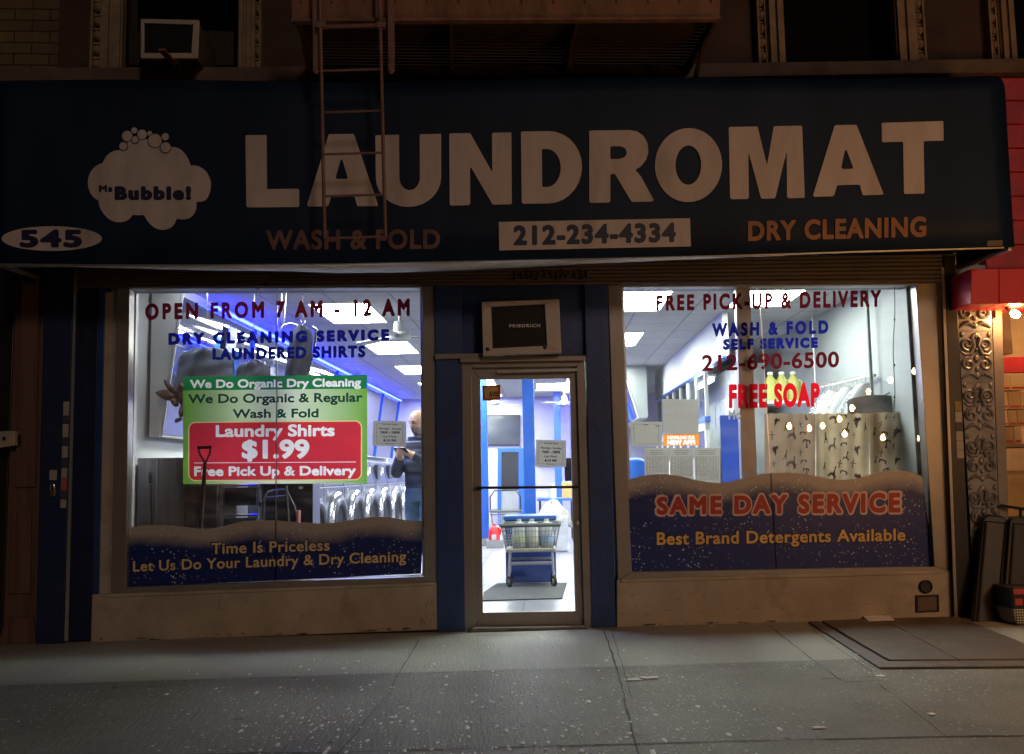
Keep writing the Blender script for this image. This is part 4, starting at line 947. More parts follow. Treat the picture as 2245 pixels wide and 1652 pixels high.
tag(MB().pq([(109, 1030), (125, 1030), (124, 1052), (108, 1052)], -.066, .004).build('sticker', stick_p), 'single white sticker on the left blue post above the padlock', 'sticker')
for y0, y1, mt, lb in ((879, 902, M('gold_sticker', (.22, .15, .04), .5), 'gold sticker at the top of the rail beside the iron pilaster'), (903, 925, stick_p, 'white sticker below the gold one on the garment rail'), (927, 943, stick_b, 'dark sticker in the middle of the rail beside the iron pilaster'), (945, 965, stick_p, 'white sticker under the dark one on the garment rail'), (966, 984, stick_p, 'white sticker second from the foot of the rail beside the iron pilaster'), (985, 1004, stick_p, 'lowest white sticker of the rail beside the iron pilaster')):
    x = 2093+(y0-880)*.045
    tag(MB().pq([(x, y0), (x+15, y0), (x+16, y1), (x+.8, y1)], -.076, .004).build('sticker', mt), lb, 'sticker', 'stickers on the rail beside the iron pilaster')
pl = thing('padlock', 'small brass padlock hanging on the left blue post', 'padlock', P(116, 1088, -.09))
m2 = MB(); m2.pq([(109, 1073), (121, 1073), (120, 1088), (108, 1088)], -.095, .025); m2.build('lock_body', M('brass', (.55, .40, .18), .3, metal=1), pl, bev=.004)
m2 = MB(); m2.tube([P(111, 1073, -.085), P(111, 1064, -.085), P(113, 1060, -.085), P(117, 1060, -.085), P(119, 1064, -.085), P(119, 1073, -.085)], .006, 8); m2.build('shackle', chrome, pl, smooth=True)
vn = thing('wall_vent', 'round dark vent in the stall riser under the curtain', 'vent', P(2028, 1300, -.03))
m2 = MB(); m2.lathe([(.001, 0), (.052, 0), (.055, .02), (.05, .025), (.044, .012), (.001, .010)], P(2028, 1285, -.02), (0, -1, 0), 28); m2.build('duct', black, vn, smooth=True)
hb = thing('meter_hatch', 'small square hatch with a dark rim low on the stall riser under the curtain', 'hatch', P(2033, 1342, -.03))
ring('rim', [(2008, 1305), (2059, 1303), (2060, 1341), (2009, 1343)], [(2012, 1309), (2055, 1307), (2056, 1337), (2013, 1339)], -.035, .02, black, hb)
MB().pq([(2012, 1309), (2055, 1307), (2056, 1337), (2013, 1339)], -.025, .008).build('cover', M('hatch_cover', (.14, .10, .07), .6), hb)

# ------------------------------------------------------------------ left neighbour
nb = thing('neighbour_building', 'brown wooden shop front with raised panels beside the blue post', 'building', (-3.7, 0, 0))
wood = M('dark_brown_wood', (.13, .065, .045), .6, ns=3, amp=.3, bump=.3, bs=14, stretch=(6, 6, .5), dirt=.4)
xn1 = P(98, 1000, 0).x; xn0 = P(40, 1000, 0).x
def px_col(a, c, z0, z1, y, dep, nm, mt, par, bev=.006):   # columns as photo x at y=600 and y=1400
    X = lambda p, yy: p[0]+(p[1]-p[0])*(yy-600)/800
    pt_ = lambda p, yy, z: (lambda w_: Vector((w_.x, y, z)))(P(X(p, yy), yy, y))
    return MB().prism([pt_(a, 600, z1), pt_(c, 600, z1), pt_(c, 1400, z0), pt_(a, 1400, z0)], (0, dep, 0)).build(nm, mt, par, bev=bev)
px_col((36, 5), (98, 78), 0, 3.05, .0, .2, 'pilaster', wood, nb)
px_col((48, 20), (86, 66), 1.2, 2.85, -.025, .02, 'raised_panel', wood, nb)
px_col((46, 14), (85, 62), .38, 1.02, -.025, .02, 'raised_panel', wood, nb)
px_col((40, -6), (96, 78), 0, .20, -.03, .03, 'plinth', wood, nb)
px_col((-1700, -1700), (35, 4), 0, 3.05, .10, .2, 'dark_front', M('dark_shop_front', (.02, .016, .016), .3), nb)
MB().box(-9, P(-8, 580, 0).x-.02, .1, .5, 3.05, zL-.02).build('wall', brown_wall, nb)
ib = thing('intercom_box', 'small white door entry box on the brown wooden pilaster', 'intercom', P(12, 985, -.05))
m2 = MB(); m2.pq([(-22, 946), (31, 944), (31, 976), (-22, 984)], -.12, .08); m2.build('case', M('aged_white_plastic', (.38, .34, .28), .5), ib, bev=.006)
m2 = MB(); m2.pq([(31, 951), (41, 953), (41, 975), (31, 975)], -.06, .05); m2.build('back_plate', black, ib)
m2 = MB(); m2.pq([(5, 957), (12, 957), (12, 965), (5, 965)], -.126, .008); m2.build('button', darkplastic, ib)

# ------------------------------------------------------------------ right neighbour: red shop with a cast pilaster
rb = thing('red_restaurant', 'red shop front with boarded fascia and warm lit window beside the iron pilaster', 'building', (4.9, 0, 0))
m2 = MB(); xr0 = P(2185, 300, -.05).x; zt, zb = P(2230, 166, -.05).z, P(2230, 588, -.05).z
nrow = 8; rh = (zt-zb)/nrow; fx0 = P(2150, 400, -.04).x
for r in range(nrow):
    m2.hexa([(fx0, -.045, zb+r*rh), (7.6, -.045, zb+r*rh), (7.6, .08, zb+r*rh), (fx0, .08, zb+r*rh), (fx0, -.02, zb+(r+1)*rh), (7.6, -.02, zb+(r+1)*rh), (7.6, .08, zb+(r+1)*rh), (fx0, .08, zb+(r+1)*rh)])
m2.build('board_fascia', red_panel, rb, bev=.006)
va = thing('red_valance', 'bright red box valance over the neighbouring shop window', 'awning', P(2200, 665, -.35))
m2 = MB()
for k in range(4): m2.pq([(2128+62*k+.6, 589-.6*k), (2190+62*k, 588.4-.6*k), (2190+62*k, 665-.6*k), (2129+62*k, 665.5-.6*k)], -.38, .44)
m2.build('box_panel', M('red_vinyl_panel', (.68, .02, .025), .4, ns=4, amp=.12, bump=.1, bs=8), va, bev=.005)
pil = thing('iron_pilaster', 'dark cast iron pilaster with scrollwork relief beside the red shop', 'pilaster', P(2160, 1385, -.03))
castm = M('dark_cast_iron', (.19, .205, .25), .4, metal=.3, ns=7, amp=.25, dirt=.4, dirtcol=(.02, .02, .02), ds=9)
def pcol(x600, x1400): return lambda y: x600+(x1400-x600)*(y-600)/800
pl0, pl1 = pcol(2093, 2143), pcol(2171, 2200)
def pf(u, v, d=0):           # u across, v from 0 (y=612) to 1 (y=1160)
    y = 612+v*548; x = pl0(y)+(pl1(y)-pl0(y))*u; return P(x, y, -.03-d)
m2 = MB(); m2.prism([P(pl0(580), 580, -.03), P(pl1(580), 580, -.03), P(pl1(1390), 1390, -.03), P(pl0(1390), 1390, -.03)], (0, .25, 0)); m2.build('shaft', castm, pil, bev=.004)
m2 = MB()
def scroll(cu, cv, ru, rv, turns, d0, sgn, w0):
    pts = []; rad = []
    for i in range(26):
        t = i/25; a = d0+sgn*turns*2*math.pi*t; k = 1-.78*t
        pts.append(pf(cu+ru*k*math.cos(a), cv+rv*k*math.sin(a), .004+.006*t)); rad.append(w0*1.55*(1-.35*t))
    m2.tube(pts, rad, 6)
NP = 4.9
k = 0
while k < NP:
    v0 = k/NP; vh = 1/NP; A = lambda u, v: (u, v0+vh*v)
    for sgn, bu in ((1, .25), (-1, .75)):
        scroll(bu, v0+vh*.27, .2, vh*.13, 1.3, math.pi/2, sgn, .010); scroll(bu, v0+vh*.66, .2, vh*.13, 1.3, -math.pi/2, -sgn, .010)
        m2.tube([pf(.5-sgn*.03, v0+vh*.05, .006), pf(.5-sgn*.12, v0+vh*.16, .01), pf(.5-sgn*.06, v0+vh*.3, .012), pf(.5-sgn*.16, v0+vh*.46, .008), pf(.5-sgn*.36, v0+vh*.47, .006), pf(.5-sgn*.46, v0+vh*.40, .004)], [.008, .018, .014, .017, .012, .006], 6)
        m2.tube([pf(.5-sgn*.05, v0+vh*.9, .006), pf(.5-sgn*.2, v0+vh*.84, .01), pf(.5-sgn*.38, v0+vh*.9, .008), pf(.5-sgn*.46, v0+vh*.95, .004)], [.010, .019, .013, .006], 6)
        m2.ball(pf(.5-sgn*.40, v0+vh*.08, .004), (.018, .012, .024), 8, 6)
    for vv, r in ((.1, .022), (.38, .016), (.56, .026), (.76, .018), (.9, .022)): m2.ball(pf(.5, v0+vh*vv, .004), (r, .016, r*1.3), 8, 6)
    m2.bar(pf(.02, v0+vh*.995, .0), pf(.98, v0+vh*.995, .0), .012, .012)
    k += 1
m2.build('scroll_relief', castm, pil, smooth=True)
m2 = MB(); m2.prism([pf(-.02, 1.005, .012), pf(1.02, 1.005, .012), pf(1.02, 1.03, .012), pf(-.02, 1.03, .012)], (0, .03, 0)); m2.prism([pf(-.02, 1.075, .018), pf(1.02, 1.075, .018), pf(1.02, 1.105, .018), pf(-.02, 1.105, .018)], (0, .04, 0)); m2.build('base_moulding', M('slate_blue_paint', (.07, .09, .13), .45), pil, bev=.004)
m2 = MB(); m2.prism([P(2172, 585, -.02), P(2194, 585, -.02), P(2219, 1390, -.02), P(2200, 1390, -.02)], (0, .25, 0)); m2.build('window_post', M('grey_painted_post', (.20, .20, .22), .5, ns=4, amp=.15, dirt=.3), rb, bev=.004)
m2 = MB(); m2.pq([(2182, 670), (2196, 668), (2197, 690), (2183, 696)], -.05, .06); m2.build('bracket', wood, rb)
# window and the room behind it
gx0 = P(2192, 700, .06).x
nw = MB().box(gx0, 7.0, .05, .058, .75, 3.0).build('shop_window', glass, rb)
m2 = MB(); m2.pq([(2196, 782), (2420, 780), (2420, 815), (2198, 817)], .0, .05); m2.build('red_rail', red_panel, rb, bev=.004)
MB().box(P(2205, 1300, .02).x, 7.0, .0, .2, 0, .80).build('stall_riser', black, rb)
warmw = M('warm_cream_wall', (.55, .42, .27), .7, amp=.1)
m2 = MB(); m2.box(gx0-.3, 7.2, 1.7, 1.8, 0, 3.1); m2.box(gx0-.4, gx0-.3, .2, 1.8, 0, 3.1); m2.box(7.1, 7.2, .2, 1.8, 0, 3.1); m2.box(gx0-.3, 7.1, .2, 1.7, 3.0, 3.1); m2.box(gx0-.3, 7.1, .2, 1.7, 0, .05); m2.build('room', warmw, rb)
MB().box(4.9, 6.8, .55, 1.1, 2.96, 2.99).build('ceiling_lamp', warm_panel, rb)
wsh = thing('display_shelf', 'wooden shelf crowded with cream boxes in the neighbouring window', 'shelf', (5.3, .7, .9))
m2 = MB()
for z in (1.18, 1.42): m2.box(gx0-.05, 6.9, .35, 1.0, z-.03, z)
m2.build('boards', M('shelf_wood', (.35, .22, .10), .6), wsh)
bxm = [M('cream_carton', (.62, .5, .32), .6), M('pale_carton', (.7, .62, .45), .6), M('tan_carton', (.45, .32, .17), .6)]
rnd = random.Random(3); nbx = 0
plc = ['nearest the grey post', 'second along', 'third along', 'fourth along', 'fifth along', 'sixth along', 'seventh along']
for lev, z in (('bottom', 1.42), ('second', 1.42+.16), ('third', 1.42+.31), ('top', 1.42+.48)):
    x = gx0+.03
    for j in range(4):
        w_ = rnd.uniform(.07, .15); h_ = {'bottom': .155, 'second': .145, 'third': .165, 'top': .15}[lev]
        bxo = thing('carton', 'cream carton in the neighbouring window, %s row of the stack, %s' % (lev, plc[j]), 'box', (x+w_/2, .6, z), group='cartons stacked in the neighbouring window')
        MB().box(x, x+w_-.004, .48, .75, z+.001, z+h_-.004).build('box_body', bxm[rnd.randrange(3)], bxo, bev=.003)
        MB().box(x+.01, x+w_-.014, .476, .478, z+h_*.1, z+h_*.22).build('red_band', red_panel, bxo)
        x += w_
sg = thing('hanging_duct', 'boxy brown duct under the ceiling of the neighbouring shop', 'duct', (5.0, 1.0, 2.4))
m2 = MB(); a = P(2196, 685, .8); c = P(2222, 775, .8); m2.box(a.x, c.x, .8, 1.2, c.z, a.z+.3); m2.build('casing', M('brown_casing', (.25, .15, .09), .6), sg, bev=.01)
# the bulb under the red valance
nbl = thing('filament_lamp', 'glowing amber filament bulb under the red valance', 'lamp', P(2216, 668, -.2))
bp_ = P(2217, 682, -.2)
m2 = MB(); m2.lathe([(.002, 0), (.016, .0), (.016, .045), (.012, .055), (.002, .055)], bp_+Vector((-.045, 0, .03)), (.8, 0, -.55), 14); m2.build('socket', darkplastic, nbl, smooth=True)
m2 = MB(); m2.lathe([(.010, 0), (.026, .03), (.032, .055), (.024, .085), (.002, .098)], bp_+Vector((-.012, 0, .008)), (.8, 0, -.55), 16); m2.build('bulb', nbulb_m, nbl, smooth=True)
# festoon of bulbs out on the kerb: seen as reflections in the curtain window
fs = thing('festoon_pole', 'slim timber pole holding the string lights at the kerb', 'pole', (3.2, -8.9, 0))
MB().box(3.17, 3.24, -8.94, -8.87, .005, 3.2).build('post', wood, fs)
fs2 = thing('festoon_pole', 'second timber pole holding the string lights near the next shop', 'pole', (6.6, -3.6, 0))
MB().box(6.57, 6.64, -3.64, -3.57, .005, 3.2).build('post', wood, fs2)
bl = [(3288, 1328), (3203, 1361), (3124, 1402), (3065, 1462), (3019, 1501), (2959, 1525), (2911, 1534), (2839, 1527), (3038, 1555), (3175, 1567), (3308, 1570)]
k_ = PW/3682; pts = []
for i, (x, y) in enumerate(bl):
    v = P(x*k_, y*k_, 4.7-.08*i if i < 8 else 4.3); v = Vector((v.x, -v.y+.1, v.z)); pts.append(v)
    lampo = thing('string_bulb', 'small amber bulb on the outdoor string lights, reflected in the curtain window', 'lamp', v, group='string lights along the kerb')
    MB().lathe([(.008, -.03), (.024, 0), (.03, .02), (.02, .05), (.002, .06)], v, (0, 0, -1), 12).build('bulb', bulb_m, lampo, smooth=True)
    MB().lathe([(.002, 0), (.013, 0), (.013, .045), (.002, .045)], v+Vector((0, 0, .028)), (0, 0, 1), 10).build('socket', darkplastic, lampo)
m2 = MB(); m2.tube([Vector((6.6, -3.6, 3.1))]+[p+Vector((0, 0, .075)) for p in pts[:8]]+[Vector((3.2, -8.9, 2.9))], .005, 6); m2.tube([Vector((3.2, -8.9, 2.3))]+[p+Vector((0, 0, .075)) for p in pts[8:]]+[Vector((6.6, -3.6, 2.2))], .005, 6)
tag(m2.build('festoon_cable', black), 'black cable carrying the amber string lights', 'cable')

# ------------------------------------------------------------------ things on the pavement
hat = thing('cellar_hatch', 'flat steel cellar hatch set in the pavement under the round vent', 'hatch', G(2000, 1420))
hat_m = M('worn_steel_plate', (.115, .095, .08), .5, metal=.35, ns=6, amp=.25, bump=.25, bs=60, dirt=.5, dirtcol=(.04, .035, .03), ds=3)
def gpoly(pts, z0, h, name, mat, par, bev=.004, off=0):
    return MB().prism([G(*p)+Vector((0, 0, z0)) for p in pts], (0, 0, h)).build(name, mat, par, bev=bev)
gpoly([(1772, 1366), (1928, 1467), (2330, 1464), (2330, 1452), (1946, 1454), (1796, 1365)], .001, .014, 'steel_rim', M('rusty_rim', (.10, .085, .075), .6, ns=10, amp=.3, dirt=.5), hat)
gpoly([(1802, 1366), (1951, 1453), (2100, 1452.5), (1930, 1361)], .003, .020, 'hatch_leaf', hat_m, hat)
gpoly([(1932, 1361), (2103, 1452.5), (2330, 1451), (2100, 1357)], .003, .020, 'hatch_leaf', hat_m, hat)
white_paper = M('white_litter_paper', (.9, .91, .9), .7, amp=.05)
tag(MB().prism([G(1893, 1358)+Vector((0, 0, .026)), G(1950, 1357)+Vector((0, 0, .028)), G(1962, 1367)+Vector((0, 0, .026)), G(1905, 1369)+Vector((0, 0, .026))], (0, 0, .003)).build('paper_sheet', white_paper), 'flat white sheet of paper on the cellar hatch by the wall', 'paper')
def litter(x, y, w, h, lab, n=7, mat=white_paper, seed=0, name='paper_scrap'):
    rnd = random.Random(seed); c = G(x, y); m = MB(); nu, nv = 7, 4
    hs = [[rnd.uniform(.001, .004) for _ in range(nu+1)] for _ in range(nv+1)]; ex = [rnd.uniform(.6, 1.1) for _ in range(nv+1)]
    m.grid(lambda u, v: c+Vector(((u-.5)*w*ex[int(round(v*nv))], (v-.5)*h, .004+hs[int(round(v*nv))][int(round(u*nu))])), nu, nv)
    return tag(m.build(name, mat, solid=.002), lab, 'litter')
litter(1390, 1491, .09, .05, 'left half of the torn white tissue on the pavement', seed=1, name='tissue'); litter(1425, 1487, .10, .05, 'right half of the torn white tissue on the pavement', seed=2, name='tissue')
litter(1795, 1597, .07, .03, 'scrap of white paper near the bottom edge of the pavement', seed=3); litter(2042, 1567, .04, .03, 'small white bit of litter low at the right of the pavement', seed=4)
litter(1560, 1374, .03, .03, 'tiny white scrap against the foot of the stall riser under the curtain', seed=5); litter(1930, 1483, .05, .03, 'crumpled scrap at the corner of the cellar hatch', seed=6)
litter(1880, 1436, .03, .02, 'white scrap on the rim of the cellar hatch', seed=7); litter(2052, 1401, .05, .03, 'pale scrap lying on the cellar hatch', seed=8)
litter(190, 1377+1, .06, .03, 'dark leaf on the pavement by the stall riser under the poster', seed=9, mat=M('dead_leaf', (.12, .08, .04), .8), name='dead_leaf')
rndl = random.Random(11); lm = MB()
chipm = M('pale_gum_and_grit', (.92, .93, .88), .6, ns=200, amp=.4)
for i in range(750):
    cl_ = rndl.choice(((1130, 150), (1150, 230), (760, 130), (1000, 350)))
    p = G(rndl.gauss(*cl_), 1400+290*rndl.random()**.6)
    r = rndl.choice((.005, .006, .007, .008, .010, .014))*rndl.uniform(.8, 1.3); n = 6; a0 = rndl.uniform(0, 6)
    lm.add([p+Vector((.75*r*math.cos(a0+2*math.pi*j/n), r*rndl.uniform(1.2, 2.6)*math.sin(a0+2*math.pi*j/n), .003)) for j in range(n)]+[p+Vector((0, 0, .007))], [(j, (j+1) % n, n) for j in range(n)])  # pale grit, drawn out towards the street to imitate sparkle
tag(lm.build('grit', chipm), 'pale grit scattered over the pavement before the door', 'grit', kind='stuff')
# black leaning boards, rail and bag at the right edge
def slab(name, label, q, y0, y1, mat, r):
    # quad: TL TR BR BL photo points; leaning from y1 (top) to y0 (bottom)
    t = thing(name, label, 'folded table', P(q[3][0], q[3][1], y0))
    pts = []
    TLp, TRp, BRp, BLp = P(*q[0], y1), P(*q[1], y1), P(*q[2], y0), P(*q[3], y0)
    f = lambda u, v: BLp.lerp(BRp, u).lerp(TLp.lerp(TRp, u), v)
    L = []
    for cx, cy, a0 in ((1-r, .03, -90), (1-r, 1-.06, 0), (r, 1-.06, 90), (r, .03, 180)):
        ry = .03 if cy < .5 else .06
        L += [f(cx+r*math.cos(R_(a0+90*i/6)), cy+ry*math.sin(R_(a0+90*i/6))) for i in range(7)]
    MB().prism(L, (0, .06, 0)).build('top', mat, t, bev=.012)
    m = MB(); m.tube([f(.12, .06)+Vector((0, -.01, 0)), f(.1, .94)+Vector((0, -.01, 0)), f(.9, .94)+Vector((0, -.01, 0)), f(.9, .06)+Vector((0, -.01, 0))], .009, 8); m.build('edge_band', black, t, smooth=True)
    return t
slab('folded_table', 'tall black folded table top with rounded corners leaning by the iron pilaster', [(2157, 1127), (2212, 1132), (2190, 1384), (2134, 1378)], -.28, -.12, M('black_laminate', (.010, .010, .012), .35), .3)
slab('folded_table', 'black folded table top behind the woven bag', [(2216, 1130), (2290, 1140), (2272, 1402), (2196, 1393)], -.34, -.18, M('black_laminate', (.009, .009, .011), .35), .25)
rl = thing('barrier_rail', 'thin black rail above the folded tables before the red shop', 'railing', P(2260, 1395, -.15))
m2 = MB(); m2.tube([P(2192, 1107, -.06), P(2300, 1123, -.20)], .014, 8); m2.tube([P(2237, 1116, -.12), P(2243, 1395, -.12)], .012, 8); m2.build('rail', black, rl, smooth=True)
bg_ = thing('woven_bag', 'red and white woven bag standing before the folded tables', 'bag', P(2260, 1400, -.5))
wv, nt, b = newmat('black_white_weave'); tc = nn(nt, 'ShaderNodeTexCoord'); ck = nn(nt, 'ShaderNodeTexChecker'); ck.inputs['Scale'].default_value = 70; ck.inputs[1].default_value = (.5, .48, .42, 1); ck.inputs[2].default_value = (.02, .02, .02, 1)
mp = nn(nt, 'ShaderNodeMapping'); mp.inputs['Rotation'].default_value = (0, R_(45), 0); nt.links.new(tc.outputs['Object'], mp.inputs[0]); nt.links.new(mp.outputs[0], ck.inputs['Vector']); nt.links.new(ck.outputs[0], b.inputs['Base Color'])
a = P(2230, 1390, -.5); z1 = P(2230, 1335, -.5).z; z2 = P(2230, 1288, -.5).z
m2 = MB(); m2.prism([(a.x, a.y, .01), (a.x+.45, a.y, .01), (a.x+.47, a.y, z1), (a.x-.015, a.y, z1)], (0, .3, 0)); m2.build('bag_base', wv, bg_, bev=.015)
m2 = MB(); m2.prism([(a.x-.015, a.y, z1), (a.x+.47, a.y, z1), (a.x+.46, a.y, z2), (a.x-.01, a.y, z2)], (0, .3, 0)); m2.build('bag_upper', M('dark_cloth', (.03, .025, .03), .8), bg_, bev=.015)
m2 = MB(); m2.box(a.x-.008, a.x+.09, a.y-.006, a.y-.002, z2-.05, z2-.01); m2.box(a.x+.0, a.x+.06, a.y-.006, a.y-.002, z1+.03, z1+.08); m2.build('red_patch', M('red_cloth', (.5, .06, .06), .7), bg_)

# ------------------------------------------------------------------ lights inside
def light_panel(u0, u1, v0, lab, first=[None]):
    c = I((u0+u1)/2, v0+.61, CEZ)
    if first[0] is None:
        t = thing('ceiling_light', lab, 'ceiling light', c, -SK, 'recessed ceiling light panels'); w2 = .29
        MB().box(-w2, w2, -.60, .60, -.008, -.003).build('diffuser', light_m, t, local=True)
        m = MB()
        for b_ in ((-w2-.02, -w2, -.62, .62), (w2, w2+.02, -.62, .62), (-w2, w2, -.62, -.60), (-w2, w2, .60, .62)): m.box(b_[0], b_[1], b_[2], b_[3], -.014, -.002)
        m.build('frame', whiteplastic, t, local=True); first[0] = t
    else:
        t = copy_tree(first[0]); t.location = c; t['label'] = lab
    return t
rown = ['nearest the front', 'second from the front', 'third from the front', 'fourth from the front', 'nearest the back wall']
for r in range(5):
    light_panel(-1.57, -.97, 1.5+2.75*r, 'white light panel of the left ceiling row above the washers, '+rown[r])
for r in range(4):
    light_panel(1.40, 2.0, 1.15+2.8*r, 'white light panel of the right ceiling row along the white fascia, '+rown[r])
light_panel(2.72, 3.25, 1.05, 'white light panel above the hanging garments in the curtain window')
for r, v in ((0, 6.6), (1, 9.4), (2, 12.0)): light_panel(-.75, -.15, v, 'white light panel of the centre row left of the blue column, '+rown[r])
for r, v in ((0, 7.6), (1, 10.4)): light_panel(.62, 1.22, v, 'white light panel right of the blue column seen through the door, '+rown[r])

# tube lights over the window displays
for lab, u0, u1, v0 in (('slim white tube light along the ceiling just inside the poster window', -2.35, -1.0, .42), ('slim white tube light along the ceiling just inside the curtain window', 2.3, 3.2, .36)):
    t = thing('display_light', lab, 'light', I((u0+u1)/2, v0, CEZ), group='tube lights over the window displays')
    MB(I).tube([(u0, v0, CEZ-.05), (u1, v0, CEZ-.05)], .018, 10).build('tube', tube_m, t, smooth=True); MB(I).box(u0-.02, u1+.02, v0-.03, v0+.03, CEZ-.028, CEZ-.003).build('housing', whiteplastic, t)
# blue led strips
def led(name, label, u, v0, v1, z, segs):
    t = thing(name, label, 'light strip', I(u, v0, z)); m = MB(I); n = segs; L = (v1-v0)/n
    for k in range(n): m.box(u-.014, u+.014, v0+L*k+.03, v0+L*(k+1)-.03, z-.02, z)
    m.build('diode_bar', led_m, t); m = MB(I); m.box(u-.006, u+.006, v0, v1, z+.001, z+.02); m.build('channel', whiteplastic, t)
led('led_strip', 'glowing blue light strip along the left wall mirrors above the washers', -2.38, 1.05, 13.2, CEZ-.06, 9)
led('led_strip', 'glowing blue light strip far back in the curtain window', 1.98, 7.9, 13.3, CEZ-.06, 4)
# slanted mirror boxes over the machines
mir = M('mirror', (.50, .53, .60), .03, metal=1, amp=.02)
def mirror_box(label, ut, ub, uw, v0, v1, zb, sgn, wm):
    t = thing('mirror_cabinet', label, 'mirror', I(ut, v0, zb))
    m = MB(I); m.hexa([(uw, v0, zb), (uw, v1, zb), (ub, v1, zb), (ub, v0, zb), (uw, v0, CEZ-.003), (uw, v1, CEZ-.003), (ut, v1, CEZ-.003), (ut, v0, CEZ-.003)]); m.build('slanted_box', wm, t)
    m = MB(I); n = 6; L = (v1-v0)/n
    for k in range(n):
        a, c = v0+.01+L*k, v0+L*(k+1)-.02; m.prism([(ub+.012*sgn, a, zb+.02), (ub+.012*sgn, c, zb+.02), (ut+.012*sgn, c, CEZ-.09), (ut+.012*sgn, a, CEZ-.09)], (.01*-sgn, 0, 0))
    m.build('mirror_pane', mir, t)
    m = MB(I)
    for k in range(1, n+1): m.bar((ub+.022*sgn, v0+L*k, zb+.01), (ut+.022*sgn, v0+L*k, CEZ-.07), .04, .012, up=(0, 1, 0))
    m.build('blue_batten', blue_paint, t)
    m = MB(I); m.bar((ub+.02*sgn, v0-.004, zb), (ut+.02*sgn, v0-.004, CEZ-.01), .02, .012, up=(0, 1, 0)); m.build('edge_strip', whiteplastic, t)
mirror_box('long slanted mirror over the washers on the left wall', -2.46, -2.64, UL+.02, .55, 13.3, 1.62, 1, white_wall)
mirror_box('slanted mirror box on the right far back, seen past the fascia', 2.05, 2.28, 2.42, 7.7, 13.3, 2.10, -1, dimmed_wall)

# ------------------------------------------------------------------ washers along the left wall
def washer_proto():
    t = thing('washing_machine', '', 'washing machine', (0, 0, 0), 0, 'front loading washers along the left wall')
    D, Wd, H = .95, 1.06, 1.28
    MB().box(-D, 0, -Wd/2+.006, Wd/2-.006, .0, .98).build('cabinet', washer_m, t, bev=.01, local=True)
    m = MB(); m.hexa([(-D, -Wd/2+.006, .985), (-.005, -Wd/2+.006, .985), (-.005, Wd/2-.006, .985), (-D, Wd/2-.006, .985), (-D, -Wd/2+.006, 1.30), (-.10, -Wd/2+.006, 1.30), (-.10, Wd/2-.006, 1.30), (-D, Wd/2-.006, 1.30)])
    cp = m.build('control_panel', M('blue_grey_panel', (.035, .04, .10), .5, spec=.2), t, bev=.006, local=True)
    m = MB(); m.box(-.055, -.005, -.36, -.10, 1.06, 1.26); m.build('card_reader', darkplastic, cp, local=True)
    m = MB(); m.box(-.05, -.024, .02, .12, 1.10, 1.16); m.box(-.06, -.028, .2, .3, 1.13, 1.22); m.build('white_label', whiteplastic, cp, local=True)
    d = MB(); d.torus((.03, 0, .53), (1, 0, 0), .36, .038, 36, 10, flat=1.3)
    dr_ = d.build('door', chrome, t, smooth=True, local=True)
    MB().torus((.05, 0, .53), (1, 0, 0), .285, .045, 32, 8).build('gasket', darkplastic, dr_, smooth=True, local=True)
    m = MB(); m.lathe([(.31, 0.0), (.30, .02), (.26, .03), (.14, .045), (.002, .05)], (.02, 0, .53), (1, 0, 0), 28); m.build('door_glass', M('smoked_door_glass', (.012, .013, .018), .55, spec=.08), dr_, smooth=True, local=True)
    m = MB(); m.box(.02, .085, .36, .41, .47, .59); m.build('handle', darkplastic, dr_, bev=.008, local=True)
    m = MB(); m.box(.0, .004, -.51, -.49, .02, .96); m.box(.0, .004, .49, .51, .02, .96); m.box(0, .012, -.46, -.36, .90, .95); m.build('trim', alu, t, local=True)
    m = MB(); m.box(-D+.02, -.05, -Wd/2+.02, Wd/2-.02, -.05, .0); m.build('plinth', black, t, local=True)
    return t
wp = washer_proto(); nth = ['first', 'second', 'third', 'fourth', 'fifth', 'sixth', 'seventh', 'eighth', 'ninth', 'tenth', 'eleventh', 'twelfth']
for k in range(10):
    t = wp if k == 0 else copy_tree(wp)
    t.location = I(-1.70, 2.25+1.09*k, FLZ+.05); t.rotation_euler = (0, 0, -SK)
    t['label'] = 'grey front loading washer with a chrome round door, %s in the row from the window' % nth[k]
# an open washer door sticking out
od = thing('laundry_pile', 'heap of folded clothes and a teal towel on top of the washers', 'laundry', I(-1.95, 3.9, 1.45))
m = MB(I); rnd = random.Random(4)
for i, (u, v, r) in enumerate(((-1.95, 3.4, .16), (-2.1, 3.9, .2), (-1.9, 4.3, .18))):
    m.ball((u, v, FLZ+1.42), (r, r*1.5, .09), 12, 6)
m.build('dark_clothes', blackcloth, od, smooth=True)
m = MB(I); m.grid(lambda u, v: (-1.86+.13*min(1, v*2), 4.5+.45*u, FLZ+1.42-.30*max(0, v-.35)+.02*math.sin(u*9)), 10, 8); m.build('teal_towel', M('teal_cloth', (.08, .36, .40), .8, bump=.4), od, smooth=True, solid=.012)
m = MB(I); m.box(-2.45, -1.8, 5.0, 5.5, FLZ+1.355, FLZ+1.56); m.build('white_sheets', M('white_cloth', (.75, .75, .74), .8, bump=.4, bs=12), od, bev=.03)
tag(MB(I).box(-2.40, -2.12, 6.3, 6.6, FLZ+1.356, FLZ+1.75).build('carton', M('yellow_carton', (.55, .38, .12), .6), bev=.006), 'yellow cardboard box standing on the washers behind the hours notice', 'box')
sgn_ = thing('wall_sign', 'white upright wall sign with grey rows between the mirrors', 'sign', I(-2.58, 1.9, 1.75))
m = MB(I); m.prism([(-2.60, 1.75, 1.78), (-2.60, 2.02, 1.78), (-2.43, 2.02, 2.78), (-2.43, 1.75, 2.78)], (.01, 0, 0)); m.build('board', whiteplastic, sgn_)
m = MB(I)
